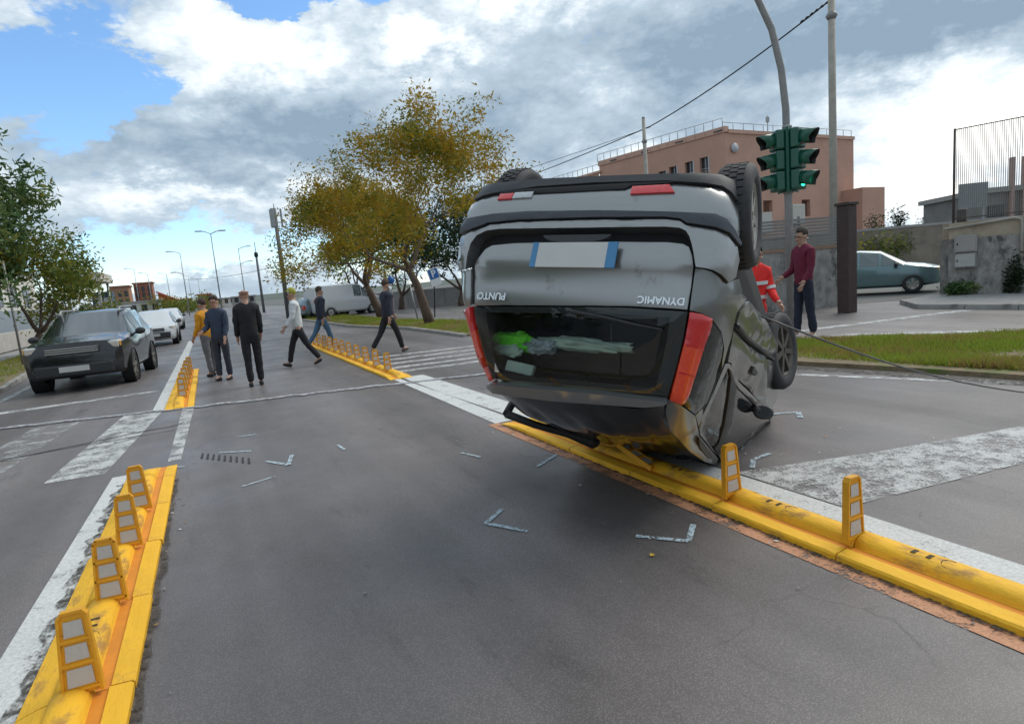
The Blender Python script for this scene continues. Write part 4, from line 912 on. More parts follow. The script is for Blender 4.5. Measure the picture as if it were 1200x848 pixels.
tag(link('fallen_leaf', bm, mat('yellow_leaf', (.6, .36, .02), .7)), 'single yellow leaf lying on the asphalt below the survey mark', 'leaf')

# ---------------------------------------------------------------- posts, lamps, wires
M_galv = mat('galvanised', (.32, .33, .33), .5, metal=.5, var=.15, vscale=8)
M_pole = mat('grey_pole', (.26, .25, .24), .55, metal=.2, var=.15, vscale=6)
M_cpole = mat('concrete_pole', (.36, .33, .28), .85, var=.15, vscale=4, bump=.2)
M_tgreen = mat('signal_green', (.006, .085, .05), .38, var=.12, vscale=12, coat=.2)
M_black = mat('black_paint', (.012, .012, .013), .6)
def lampost(label, loc, h, arms, group='street lamps along the far road', r=.09, second=None):
    root = thing('street_lamp', label, 'street lamp', loc, 0, group)
    bm = bmesh.new(); tube(bm, [(0, 0, 0), (0, 0, h*.5), (0, 0, h)], [r, r*.8, r*.55], 8); link('pole', bm, M_galv, root)
    for (dx, z) in [(a, h) for a in arms]+(second or []):
        bm = bmesh.new(); tube(bm, [(0, 0, z), (dx*.6, 0, z+.25), (dx, 0, z+.35)], .05, 6); arm = link('arm', bm, M_galv, root)
        bm = bmesh.new(); x0, x1 = sorted((dx, dx+.8*(1 if dx > 0 else -1))); box(bm, x0, x1, -.15, .15, z+.3, z+.42, bev=.03); link('lamp_head', bm, M_pole, arm)
    return root
lampost('tall double-armed street lamp left of the masts', (1.5, 83.3, 0), 9.9, (-.9, .9))
lampost('single-armed street lamp left of the double-armed one', (-2.75, 108, 0), 9.6, (-1.1,), second=[(-.9, 6.4)])
lampost('street lamp with two arms one above the other, nearest the bald man', (5.4, 103.8, 0), 9.5, (1.0,), second=[(1.0, 7.2)])
for (x, y, h), lab in zip(((-8, 172, 9.5), (-1.6, 202, 9), (-14.5, 170, 11), (-12.2, 175, 10), (-4.5, 230, 11)), ('thin far street lamp over the orange house', 'thin far street lamp over the small reddish house', 'thin far street lamp between the two brick blocks', 'thin far street lamp just right of the right brick block', 'farthest thin street lamp left of the reddish house')):
    lampost(lab, (x, y, 0), h, (-1.2,), 'thin lamps on the skyline', .1)
def mast(label, loc, h, r, kind):
    root = thing('antenna_mast', label, 'mast', loc, 0, 'masts over the road')
    bm = bmesh.new(); tube(bm, [(0, 0, 0), (0, 0, h)], [r, r*.75], 10); link('pole', bm, mat('mast_grey', (.12, .13, .14), .6, var=.15), root)
    if kind:
        for a in (0, 2.1, 4.2):
            bm = bmesh.new(); M = Matrix.Translation((math.cos(a)*.42, math.sin(a)*.42, h-.75)) @ Matrix.Rotation(a, 4, 'Z'); box(bm, -.06, .06, -.12, .12, -.6, .7, M, bev=.02); box(bm, -.36, -.05, -.02, .02, .2, .26, M); box(bm, -.36, -.05, -.02, .02, -.3, -.24, M)
            link('antenna_panel', bm, M_galv, root)
        bm = bmesh.new(); tube(bm, [(0, 0, h), (0, 0, h+.35)], .03, 6); link('spike', bm, M_galv, root)
    else:
        bm = bmesh.new(); tube(bm, [(0, 0, h-.6), (0, 0, h-.5), (0, 0, h-.1), (0, 0, h)], [.1, .22, .22, .1], 10); link('collar', bm, M_black, root)
        bm = bmesh.new(); tube(bm, [(0, 0, h), (0, 0, h+1.1)], .04, 6); link('spike', bm, M_black, root)
    return root
mast('thick grey mobile phone mast with panel antennas beside the autumn trees', (5.25, 47.85, 0), 8.0, .17, 1)
mast('thin dark mast with a black collar, left of the phone mast', (5.7, 75.6, 0), 6.9, .16, 0)
# utility poles and wires
def utility(label, loc, h, r0_, r1_):
    root = thing('utility_pole', label, 'utility pole', loc, 0, 'concrete utility poles')
    bm = bmesh.new(); tube(bm, [(0, 0, 0), (0, 0, h)], [r0_, r1_], 12); link('pole', bm, M_cpole, root)
    bm = bmesh.new(); tube(bm, [(0, 0, h-1.5), (0, 0, h-1.35), (0, 0, h-1.2)], [r1_*1.1, r1_*1.8, r1_*1.1], 10); link('clamp', bm, M_pole, root)
    bm = bmesh.new(); tube(bm, [(0, 0, h), (0, 0, h+.1)], [r1_*1.1, r1_*.6], 10); link('cap', bm, M_pole, root); return root
UP1 = Vector((24.4, 17.4, 0)); UP2 = Vector((25.3, 30.6, 0))
utility('tall concrete utility pole rising out of view behind the traffic light', UP1, 12.4, .17, .13)
utility('slim concrete utility pole in front of the terracotta building', UP2, 10.5, .19, .10)
def wire(label, a, b, sag, r=.02):
    a, b = Vector(a), Vector(b); bm = bmesh.new()
    tube(bm, [a.lerp(b, t/16)-Vector((0, 0, sag*4*(t/16)*(1-t/16))) for t in range(17)], r, 5); tag(link('overhead_wire', bm, M_black), label, 'wire', 'overhead wires')
wire('thick overhead wire between the two concrete poles', (25.6, 18.2, 12.2), (26.25, 31.1, 10.2), .25, .035)
wire('overhead wire running on from the slim concrete pole over the roof', (26.25, 31.1, 10.2), (31, 75, 12.2), .3, .035)
wire('thin overhead wire crossing behind the treetop', (26.25, 31.1, 10.15), (12, 70, 9.0), .5, .018)
wire('thin overhead wire low across the far road', (-3, 120, 6.0), (10, 95, 6.2), .5, .03)
bm = bmesh.new()
for k in range(6): 
    p = Vector((25.6, 18.2, 12.2)).lerp(Vector((26.25, 31.1, 10.2)), .02+.02*k)-Vector((0, 0, .02+.01*k)); tube(bm, [p-Vector((0, .1, -.015)), p, p+Vector((0, .1, -.015))], [.03, .06, .03], 6)
tag(link('insulator_string', bm, M_black), 'dark insulators on the wire beside the tall pole', 'insulator')
# traffic light
TL = Vector((10.0, 8.05, 0)); root = thing('traffic_light', 'green traffic light with two three-lamp heads on a bent grey pole', 'traffic light', TL)
bm = bmesh.new()
pp = [(0, 0, 0), (0, 0, 2.6), (-.02, 0, 4.2), (-.08, .03, 4.9), (-.22, .1, 5.6), (-.5, .24, 6.3), (-1.0, .5, 6.9), (-1.8, .95, 7.3), (-3.0, 1.6, 7.5)]
tube(bm, pp, [.075, .07, .065, .062, .06, .058, .055, .05, .045], 14); link('pole', bm, M_pole, root)
bm = bmesh.new(); tube(bm, [(0, 0, 2.68), (0, 0, 2.74)], .09, 12); tube(bm, [(0, 0, 3.86), (0, 0, 3.91)], .085, 12); tube(bm, [(0, 0, .0), (0, 0, .12)], .13, 12); link('pole_clamp', bm, M_galv, root)
def signal(rz, off, lit):
    M0 = Matrix.Translation((0, 0, 2.71)) @ Matrix.Rotation(rz, 4, 'Z') @ Matrix.Translation((off, 0, 0))
    bm = bmesh.new()
    for k in range(3): box(bm, -.08, .08, -.17, .17, .02+k*.37, .375+k*.37, M0, bev=.03)
    h = link('signal_head', bm, M_tgreen, root)
    bm = bmesh.new(); box(bm, -.105, -.082, -.20, .20, -.01, 1.14, M0, bev=.008); link('back_board', bm, M_tgreen, h)
    for k in range(3):
        bm = bmesh.new(); zc = .195+k*.37; n = 20
        ring = []
        for j in range(n+1):
            a = -math.pi*.22+ (math.pi*1.44)*j/n
            c, s = math.cos(a)*.15, math.sin(a)*.15
            Ln = .31*(.60+.38*max(0, math.sin(a)))
            ring.append([bm.verts.new(M0 @ Vector(q)) for q in ((.07, c, zc+s), (.07+Ln, c*.98, zc+s*.98-.04), (.07+Ln, c*.90, zc+s*.90-.04), (.07, c*.92, zc+s*.92))])
        for A, B_ in zip(ring, ring[1:]):
            for q in range(4):
                f = bm.faces.new((A[q], B_[q], B_[(q+1) % 4], A[(q+1) % 4])); f.smooth = True; f.material_index = 1 if q in (1, 2) else 0
        bmesh.ops.recalc_face_normals(bm, faces=bm.faces)
        link('lamp_hood', bm, [M_tgreen, M_black], h)
        bm = bmesh.new(); lathe(bm, [(.001, .115), (.07, .108), (.12, .09), (.135, .07)], 20, M0 @ Matrix.Translation((0, 0, zc)))
        bmesh.ops.recalc_face_normals(bm, faces=bm.faces)
        col = ((.0, .09, .05), (.12, .07, .0), (.10, .005, .005))[k]
        link('lens', bm, mat('lens_%d%d' % (k, lit), col, .15, coat=1, emit=(((.02, .9, .45), 2.2) if lit and k == 0 else None)), h)
signal(R(154), .195, False)
signal(R(-76), .195, True)
# parking sign and others
root = thing('parking_sign', 'small blue and white parking sign on a thin leaning post in front of dark trees', 'sign', (8.6, 26.5, .07))
bm = bmesh.new(); tube(bm, [(-.2, 0, 0), (-.4, 0, 1.55)], .035, 8); link('post', bm, M_galv, root)
bm = bmesh.new(); tube(bm, [(.55, -.2, 0), (.66, -.2, 1.2), (.69, -.2, 2.5)], .03, 8); link('post', bm, M_black, root)
MS = Matrix.Translation((.70, -.28, 1.82)) @ Matrix.Rotation(R(-14), 4, 'Y') @ Matrix.Rotation(R(0), 4, 'X')
bm = bmesh.new(); box(bm, -.26, .26, 0, .02, -.40, .40, MS, bev=.006); pl = link('sign_plate', bm, mat('sign_white', (.72, .74, .75), .4, var=.04), root)
bm = bmesh.new(); box(bm, -.22, .22, -.006, 0, -.08, .36, MS); pb = link('blue_field', bm, mat('sign_blue', (.015, .13, .42), .4, var=.05), pl)
text_mesh('letter_p', 'P', .44, MS @ Matrix.Translation((0, -.009, .14)) @ Matrix.Rotation(R(90), 4, 'X'), mat('sign_letter', (.75, .77, .78), .4, var=.03), pl, .002, .012)
root = thing('road_sign', 'blue round road sign behind the masked walking man', 'sign', (7.62, 27.5, .07))
bm = bmesh.new(); tube(bm, [(0, 0, 0), (0, 0, 2.0)], .03, 8); link('post', bm, M_galv, root)
bm = bmesh.new(); lathe(bm, [(.001, -.01), (.17, -.01), (.17, .01), (.001, .01)], 24, Matrix.Translation((0, -.05, 1.85)) @ Matrix.Rotation(R(90), 4, 'Z')); bmesh.ops.recalc_face_normals(bm, faces=bm.faces); link('sign_plate', bm, MATS['sign_blue'], root)
root = thing('sign_post', 'thin bare metal post leaning beside the left verge in front of the tree', 'post', (-5.7, 25.0, .08))
bm = bmesh.new(); tube(bm, [(0, 0, 0), (.0, 0, 3.4)], .035, 8); link('post', bm, M_pole, root)
# ---------------------------------------------------------------- buildings and walls
def wall_run(bm, a, b, z0, z1, th, mi=0):
    a = Vector((a[0], a[1], 0)); b = Vector((b[0], b[1], 0)); d = b-a; an = math.atan2(d.y, d.x)
    M = Matrix.Translation(a) @ Matrix.Rotation(an, 4, 'Z'); box(bm, 0, d.length, -th/2, th/2, z0, z1, M, mi); return M, d.length
M_terra = mat('terracotta_render', (.50, .29, .215), .9, var=.08, vscale=.5, bump=.2, bscale=8, dirt=((.42, .245, .185), .60, .3))
M_terra2 = mat('terracotta_trim', (.54, .33, .25), .85, var=.08, vscale=1)
M_grey = mat('grey_render', (.33, .31, .29), .85, var=.12, vscale=.8)
M_win = mat('dark_window', (.03, .03, .035), .15, var=.3, vscale=.6)
M_frame = mat('window_frame_grey', (.45, .45, .47), .5)
b = thing('terracotta_building', 'large terracotta building with a stepped roofline behind the overturned car', 'building')
cA = Vector((53.6, 51.2, 0)); cL = Vector((49.9, 70.0, 0)); cLL = Vector((47.5, 88, 0)); cR = Vector((77.1, 52.1, 0)); HB = 15.5
def facade(name, p0, p1, z1, holes, depth=.5, th=.8):
    """a wall from p0 to p1 with real openings: columns of wall between the window rectangles (s0,s1,z0,z1)"""
    d = (p1-p0); L = d.length; an = math.atan2(d.y, d.x); M = Matrix.Translation(p0) @ Matrix.Rotation(an, 4, 'Z')
    bm = bmesh.new(); xs = sorted({0, L, *[h[0] for h in holes], *[h[1] for h in holes]}); zs = sorted({-1, z1, *[h[2] for h in holes], *[h[3] for h in holes]})
    vs = {}
    for x0, x1 in zip(xs, xs[1:]):
        for z0, z1_ in zip(zs, zs[1:]):
            cxx, czz = (x0+x1)/2, (z0+z1_)/2
            if any(h[0] < cxx < h[1] and h[2] < czz < h[3] for h in holes): continue
            bm.faces.new([bm.verts.new(M @ Vector(q)) for q in ((x0, 0, z0), (x1, 0, z0), (x1, 0, z1_), (x0, 0, z1_))])
    for (s0, s1, z0, z1_) in holes:
        q = [(s0, z0), (s1, z0), (s1, z1_), (s0, z1_)]
        for i in range(4):
            (xa, za), (xb, zb) = q[i], q[(i+1) % 4]
            bm.faces.new([bm.verts.new(M @ Vector(v)) for v in ((xa, 0, za), (xb, 0, zb), (xb, depth, zb), (xa, depth, za))])
    bmesh.ops.remove_doubles(bm, verts=bm.verts, dist=.001)
    return link(name, bm, M_terra, b), M, L
dl = (cA-cL).length
def s_of(x, y): return ((Vector((x, y, 0))-cL).dot((cA-cL)/dl))
wins = []
for (x0, y0, x1, y1, z1_) in ((50.4, 60.06, 51.1, 59.72, 12.9), (51.0, 58.55, 51.9, 57.4, 13.15), (52, 56.4, 52.6, 55.2, 13.25), (52.5, 54.4, 53.2, 53.0, 13.35)):
    s = s_of(x0, y0); w_ = max(.9, s_of(x1, y1)-s); wins.append((s, s+1.15, z1_-2.5, z1_))
wins.insert(0, (s_of(50, 63.0), s_of(50, 63.0)+1.1, 10.2, 12.7)); wins.insert(0, (s_of(50, 65.6), s_of(50, 65.6)+1.1, 10.2, 12.6))
low = [(w_[0], w_[1], w_[2]-4.0, w_[3]-4.0) for w_ in wins]
fw, MF, LF = facade('wall', cL, cA, HB+.0, wins+low)
for (s0, s1, z0, z1_) in wins+low:
    bm = bmesh.new(); box(bm, s0, s1, .42, .5, z0, z1_, MF); wn = link('window', bm, M_win, b)
    bm = bmesh.new(); box(bm, s1-.02, s1+.12, -.03, .38, z0, z1_, MF); box(bm, s0, s1, .33, .4, (z0+z1_)/2-.03, (z0+z1_)/2+.03, MF); box(bm, (s0+s1)/2-.03, (s0+s1)/2+.03, .32, .41, z0, z1_, MF); link('frame', bm, M_frame, wn)
    bm = bmesh.new()
    for k in range(6): box(bm, s0+(s1-s0)*k/5-.015, s0+(s1-s0)*k/5+.015, -.05, -.02, z0, z0+.9, MF)
    box(bm, s0-.02, s1+.02, -.05, -.02, z0+.9, z0+.94, MF); link('railing', bm, M_terra2, wn)
def roofband(p0, p1, z0, z1_, off=.12, name='parapet', mt=None):
    d = p1-p0; an = math.atan2(d.y, d.x); M = Matrix.Translation(p0) @ Matrix.Rotation(an, 4, 'Z'); bm = bmesh.new(); box(bm, -off, d.length+off, -off, .6, z0, z1_, M); return link(name, bm, mt or M_terra2, b), M, d.length
pb_, MP, LP = roofband(cL, cA, HB+.003, HB+.62)
for k in range(14):                                # slots in the parapet
    x = 1.0+k*(LP-2.2)/13; bm = bmesh.new()
    if k % 4 == 1: box(bm, x-.1, x+1.0, -.16, -.119, HB+.16, HB+.32, MP); link('slot', bm, M_win, pb_)
    else: box(bm, x, x+.1, -.16, -.119, HB+.12, HB+.46, MP); link('pier', bm, M_terra, pb_)
fr_, MR, LR = facade('wall', cA, cR, HB-.1, [(6, 7.6, 6, 8), (13, 14.6, 6, 8)])
roofband(cA+Vector((.6, 0, 0)), cR, HB-.097, HB+.3)
facade('wall', cR, cR+Vector((2, 22, 0)), HB-.1, [])
facade('wall', cLL, cL+Vector((-.1, 0, 0)), 14.6, [])
roofband(cLL, cL+Vector((-.1, -.3, 0)), 14.603, 14.9)
bm = bmesh.new(); bm.faces.new([bm.verts.new(p) for p in ((cL.x, cL.y, HB-.2), (cA.x, cA.y, HB-.2), (cR.x, cR.y, HB-.2), (cR.x+2, cR.y+22, HB-.2), (cL.x+20, cL.y+20, HB-.2))]); link('roof', bm, M_grey, b)
bm = bmesh.new(); box(bm, 74.5, 79, 49.2, 52.0, -1, 9.0, bev=.05); link('annex', bm, M_terra, b)
bm = bmesh.new(); box(bm, 57.4, 60.2, 50.7, 51.1, 4.2, 6.6); link('balcony_panel', bm, mat('pale_render', (.5, .47, .42), .8), b)
bm = bmesh.new(); box(bm, 64, 66.2, 50.9, 51.5, 5.0, 7.4, bev=.1); link('balcony_panel', bm, MATS['pale_render'], b)
bm = bmesh.new()
for k in range(34):
    p = cLL.lerp(cL, k/17) if k < 17 else cL.lerp(cA, (k-17)/16); z = 14.9 if k < 17 else HB+.62
    tube(bm, [(p.x, p.y+.3, z), (p.x, p.y+.3, z+.95)], .04, 5)
for k in range(15):
    p = cA.lerp(cR, k/14); tube(bm, [(p.x, p.y+.3, HB+.3), (p.x, p.y+.3, HB+1.15)], .04, 5)
for a_, c_, z in ((cLL, cL, 15.8), (cL, cA, HB+1.55), (cA, cR, HB+1.12)): tube(bm, [(a_.x, a_.y+.3, z), (c_.x, c_.y+.3, z)], .035, 5)
link('roof_railing', bm, M_galv, b)
bm = bmesh.new(); tube(bm, [(62.5, 53, HB), (62.5, 53, HB+2.6)], .06, 5); box(bm, 62.3, 62.7, 52.9, 53.1, HB+1.8, HB+2.4); link('antenna', bm, M_galv, b)
bm = bmesh.new(); lathe(bm, [(.001, -.1), (.5, -.05), (.55, .05), (.001, .12)], 16, Matrix.Translation((54.9, 51.0, 13.8)) @ Matrix.Rotation(R(90), 4, 'Z')); link('wall_lamp', bm, M_frame, b)

# roadside wall with louvre panel behind the traffic light
M_wall = mat('old_concrete', (.27, .255, .235), .92, var=.45, vscale=5, bump=.9, bscale=16, dirt=((.09, .085, .08), .53, 2.6), stretch=(1, 1, .6))
M_walltop = mat('stained_concrete', (.36, .30, .22), .9, var=.22, vscale=2, bump=.4, bscale=14, dirt=((.22, .17, .12), .58, 1.2))
M_louv = mat('louvre_grey', (.22, .22, .21), .6, metal=.2, var=.12)
w = thing('roadside_wall', 'grey speckled concrete wall with a slatted metal panel on top behind the traffic light', 'wall')
bm = bmesh.new(); M, L = wall_run(bm, (11.4, 12.6), (15.9, 11.14), -.1, 1.62, .25); link('wall', bm, M_wall, w)
bm = bmesh.new(); wall_run(bm, (11.4, 12.6), (15.9, 11.14), 1.623, 1.70, .3); link('coping', bm, mat('rusty_edge', (.28, .17, .12), .8), w)
src = None
for k in range(9):
    bm = bmesh.new()
    if src is None:
        box(bm, .1, L-.1, -.03, .01, 0, .062, M @ Matrix.Translation((0, 0, 1.74)) @ Matrix.Rotation(R(0), 4, 'X')); src = link('slat', bm, M_louv, w)
    else:
        bm.free(); o = src.copy(); C.objects.link(o); o.location.z = k*.085
for k in range(5):
    bm = bmesh.new(); x = .1+(L-.2)*k/4; box(bm, x-.03, x+.03, .012, .06, 1.70, 2.55, M); link('post', bm, M_louv, w)

# retaining wall on the right with its fence
w = thing('retaining_wall', 'grey stained retaining wall with a brownish top band on the right pavement', 'wall')
pA = (17.95, 9.42); pB = (18.45, 7.9); pC = (19.6, 4.2); pD = (20.2, 10.6)
bm = bmesh.new(); MW, LW = wall_run(bm, pA, pC, -.1, 1.58, .4); wall_run(bm, (18.13, 9.55), pD, -.1, 1.578, .38); link('wall', bm, M_wall, w)
bm = bmesh.new(); wall_run(bm, pA, pC, 1.583, 2.0, .36); wall_run(bm, (18.13, 9.52), pD, 1.583, 1.998, .34); link('upper_band', bm, M_walltop, w)
bm = bmesh.new(); tube(bm, [MW @ Vector(p) for p in ((-.1, -.24, 1.86), (1.35, -.24, 1.98), (1.48, -.24, 1.94), (1.5, -.24, 1.8), (1.5, -.24, .75))], .035, 8)
tag(link('drain_pipe', bm, M_cpole), 'beige pipe along the top of the retaining wall and down its face', 'pipe')
for (z0, z1_, x0, x1, lab) in ((1.22, 1.66, .14, .62, 'upper grey meter box on the retaining wall'), (.82, 1.20, .14, .62, 'lower grey meter box with pale door on the retaining wall')):
    t = thing('meter_box', lab, 'box', (0, 0, 0), 0, 'meter boxes on the retaining wall'); t.matrix_world = MW
    bm = bmesh.new(); box(bm, x0, x1, -.32, -.201, z0, z1_, bev=.01); link('case', bm, M_grey if z0 > 1 else M_wall, t)
    bm = bmesh.new(); box(bm, x0+.03, x1-.03, -.335, -.322, z0+.03, z1_-.03, bev=.004); d = link('door', bm, mat('box_door', (.40, .39, .37), .6, var=.12) if z0 < 1 else M_grey, t)
    bm = bmesh.new(); box(bm, x0+.06, x0+.085, -.345, -.336, (z0+z1_)/2-.03, (z0+z1_)/2+.03); link('lock', bm, M_black, d)
f = thing('bar_fence', 'tall fence of thin vertical bars standing on the retaining wall', 'fence'); f.matrix_world = MW
bm = bmesh.new(); tube(bm, [(.06, 0, 1.95), (.06, 0, 4.42)], .03, 8); link('post', bm, M_steel, f)
for x in (2.2, 4.4):
    bm = bmesh.new(); tube(bm, [(x, 0, 1.95), (x, 0, 4.42)], .03, 8); link('post', bm, M_steel, f)
bm = bmesh.new(); n = 120
for k in range(n): x = .11+k*(LW-.2)/n; box(bm, x-.007, x+.007, -.005, .005, 2.08, 4.40)
o = link('bars', bm, mat('fence_bar', (.17, .165, .14), .5, metal=.3), f); o['kind'] = 'stuff'
for z in (2.1, 4.38):
    bm = bmesh.new(); box(bm, .06, LW, -.012, .012, z, z+.025); link('rail', bm, M_steel, f)
bm = bmesh.new(); box(bm, .12, .34, .02, .2, 2.0, 2.35, bev=.02); o = link('junction_box', bm, M_steel); o.matrix_world = MW; tag(o, 'small rusty box on the wall top at the foot of the fence end post', 'box')
# behind the fence
root = thing('billboard', 'blank grey signboard seen through the bar fence', 'sign', (27.65, 13.7, 0))
bm = bmesh.new(); M = Matrix.Rotation(R(-34), 4, 'Z'); box(bm, -.52, .52, -.04, .04, 2.75, 3.72, M, bev=.01)
for k in range(1, 4): box(bm, -.52, .52, -.048, -.042, 2.75+k*.24-.008, 2.75+k*.24+.008, M)
link('board', bm, mat('board_grey', (.24, .25, .26), .6, var=.1), root)
bm = bmesh.new(); box(bm, -.4, -.34, -.03, .03, 0, 2.75, M); box(bm, .34, .40, -.03, .03, 0, 2.75, M); link('post', bm, M_galv, root)
b = thing('low_building', 'dim grey building with pinkish pillars behind the bar fence', 'building', (36.4, 16.6, 0), R(-34))
bm = bmesh.new(); box(bm, -1.3, 5, -.5, 5, 0, 3.7); link('wall', bm, mat('dim_render', (.2, .19, .18), .85, var=.2, vscale=1), b)
bm = bmesh.new(); box(bm, -1.5, 5.2, -.7, 5.2, 3.703, 3.95); link('roof', bm, M_grey, b)
for x in (-.2, .35, .9):
    bm = bmesh.new(); box(bm, x, x+.18, -.72, -.51, 0, 5.3); link('pillar', bm, mat('pink_pillar', (.42, .28, .24), .8), b)
for x in (-1.1, 1.5, 2.8):
    bm = bmesh.new(); box(bm, x, x+.7, -.56, -.505, 1.6, 3.1); link('window', bm, M_win, b)
w = thing('creeper_wall', 'low brown wall under the creeper at the end of the side road', 'wall')
bm = bmesh.new(); wall_run(bm, (22, 21.5), (36, 13.6), -.1, 2.3, .3); link('wall', bm, mat('brown_wall', (.24, .2, .16), .9, var=.25, vscale=1.5), w)
bm = bmesh.new(); wall_run(bm, (22, 21.5), (36, 13.6), 2.303, 2.42, .36); link('coping', bm, M_grey, w)
# brown square pillar and long wall
root = thing('brown_pillar', 'dark brown square post standing at the side road right of the burgundy man', 'post', (14.15, 9.75, 0))
bm = bmesh.new(); box(bm, -.16, .16, -.16, .16, 0, 2.6, bev=.02); link('shaft', bm, mat('brown_paint', (.055, .034, .03), .6, var=.25, vscale=5), root)
bm = bmesh.new(); box(bm, -.19, .19, -.19, .19, 2.603, 2.68, bev=.01); link('cap', bm, mat('brown_paint', (0, 0, 0)), root)
w = thing('long_wall', 'long low pale grey wall behind the median trees and parked vehicles', 'wall')
a = Vector((7.5, 47.5, 0)); bq = Vector((26, 35, 0)); d = bq-a; n = 16; an = math.atan2(d.y, d.x); src = None
for k in range(n):
    if src is None:
        bm = bmesh.new(); box(bm, .01, d.length/n-.01, -.12, .12, -.1, 1.25); src = link('wall_panel', bm, mat('pale_wall', (.33, .31, .30), .9, var=.2, vscale=1.4, dirt=((.18, .17, .16), .6, .9)), w); o = src
    else: o = src.copy(); C.objects.link(o)
    o.location = a+d*k/n; o.rotation_euler = (0, 0, an)

# left side: parapet, grey panels, white building
w = thing('concrete_parapet', 'low pale concrete barrier along the left verge', 'wall'); src = None
for k in range(-7, 16):  # nearest blocks run on out of view, added for the car's reflections
    if src is None:
        bm = bmesh.new(); vs = box(bm, 0, .22, .01, 2.99, 0, .95, bev=.02); src = link('barrier_block', bm, mat('pale_concrete', (.42, .40, .37), .9, var=.15, vscale=2, bump=.2, dirt=((.26, .25, .23), .6, 1.2)), w); o = src
    else: o = src.copy(); C.objects.link(o)
    o.location = (-9.2-.06*k, 18+3*k, 0)
w = thing('panel_fence', 'blue-grey sheet panel fence behind the concrete barrier', 'fence'); src = None
for k in range(-9, 18):  # nearest panels are unseen too, added for the car to reflect
    if src is None:
        bm = bmesh.new(); box(bm, 0, .05, .012, 2.488, .2, 2.15); src = link('panel', bm, mat('blue_grey_panel', (.25, .29, .33), .6, var=.08), w); o = src
    else: o = src.copy(); C.objects.link(o)
    o.location = (-10.3-.06*k, 20+2.5*k, 0)
b = thing('white_building', 'white low building with dark window strip beyond the panel fence', 'building', (-13.6, 38, 0))
M_wht = mat('white_render', (.62, .60, .56), .8, var=.06, vscale=1)
bm = bmesh.new(); box(bm, -8, 0, 0, 30, 0, 5.3, bev=.05); link('wall', bm, M_wht, b)
bm = bmesh.new(); box(bm, -8.1, .15, -.15, 30.1, 5.303, 5.6); link('roof', bm, M_grey, b)
for k in range(7):
    bm = bmesh.new(); box(bm, .003, .06, 1.5+4*k, 3.6+4*k, 2.6, 4.2); wn = link('window', bm, M_win, b)
    bm = bmesh.new(); box(bm, .062, .1, 2.5+4*k, 2.6+4*k, 2.6, 4.2); link('frame', bm, M_frame, wn)
bm = bmesh.new(); box(bm, -5, -2.2, -.06, -.003, .5, 4.6); link('gate', bm, MATS['blue_grey_panel'], b)
b = thing('filling_canopy', 'pale flat canopy roof on thin posts left of the brick blocks', 'canopy', (-9.9, 73, 0))
bm = bmesh.new(); box(bm, -3.5, 1.0, -2, 6, 4.6, 5.5, bev=.05); link('roof', bm, mat('canopy_cream', (.55, .52, .45), .7), b)
for x, y in ((-3, -1.5), (.6, -1.5), (.6, 5), (-3, 5)):
    bm = bmesh.new(); tube(bm, [(x, y, 0), (x, y, 4.6)], .12, 8); link('post', bm, M_galv, b)
b = thing('navy_kiosk', 'dark navy cabin next to the pale canopy', 'building', (-10.6, 84, 0))
bm = bmesh.new(); box(bm, -1, .7, -1, 4, 0, 3.9, bev=.04); link('wall', bm, mat('navy_metal', (.02, .035, .07), .5), b)
for x in (-.75, .1):
    bm = bmesh.new(); box(bm, x, x+.5, -1.05, -1.005, 1.0, 3.2); link('window', bm, M_frame, b)
def block(name, label, loc, w_, d_, h, mt, roof, rows, cols, group='far buildings along the road', slope=0):
    b = thing(name, label, 'building', loc, 0, group)
    bm = bmesh.new(); vs = box(bm, -w_/2, w_/2, 0, d_, 0, h)
    if slope:
        for v in vs:
            if v.co.z > h-.01 and v.co.x > 0: v.co.z -= slope
    link('wall', bm, mt, b)
    bm = bmesh.new(); vs = box(bm, -w_/2-.3, w_/2+.3, -.3, d_+.3, h+.003, h+.35)
    if slope:
        for v in vs:
            if v.co.x > 0: v.co.z -= slope
    link('roof', bm, roof, b)
    for r__ in range(rows):
        for c_ in range(cols):
            x = -w_/2+w_*(c_+.5)/cols; z = 1.2+(h-slope-1.6)*r__/max(1, rows)
            bm = bmesh.new(); box(bm, x-w_/cols*.26, x+w_/cols*.26, -.08, -.003, z, z+1.3); link('window', bm, M_win, b)
    return b
M_brick = mat('brick_far', (.30, .13, .085), .9, var=.15, vscale=1.5); M_brick2 = mat('brick_far_pale', (.36, .19, .12), .9, var=.15, vscale=1.5); M_tile = mat('roof_tile', (.42, .10, .04), .8, var=.12)
block('brick_tower', 'left of the two far brick blocks over the oncoming cars', (-19.0, 178, 0), 4.0, 7, 7.4, M_brick2, M_brick, 3, 3)
block('brick_tower', 'right of the two far brick blocks over the oncoming cars', (-14.6, 187, 0), 4.2, 7, 8.2, M_brick, M_brick, 4, 3)
block('orange_house', 'far house with a bright orange sloping side right of the brick blocks', (-8.0, 162, 0), 3.8, 8, 5.0, M_tile, M_tile, 1, 3, slope=2.3)
block('far_house', 'small far reddish house below the double street lamp', (-.5, 203, 0), 3.6, 7, 4.2, M_brick, M_tile, 2, 2)
block('far_house', 'low pale far house right of the reddish one', (4.5, 210, 0), 7, 7, 2.6, M_wht, M_grey, 1, 4)
block('far_house', 'wide low far house left of the reddish one', (-9, 220, 0), 9, 7, 3.4, M_grey, M_tile, 1, 5)
block('far_house', 'far grey house at the end of the road behind the bald man', (9.5, 190, 0), 6, 7, 2.6, M_grey, M_grey, 1, 3)
block('far_house', 'pale long far building under the brick blocks', (-16, 150, 0), 14, 6, 3.0, M_wht, M_grey, 1, 7)
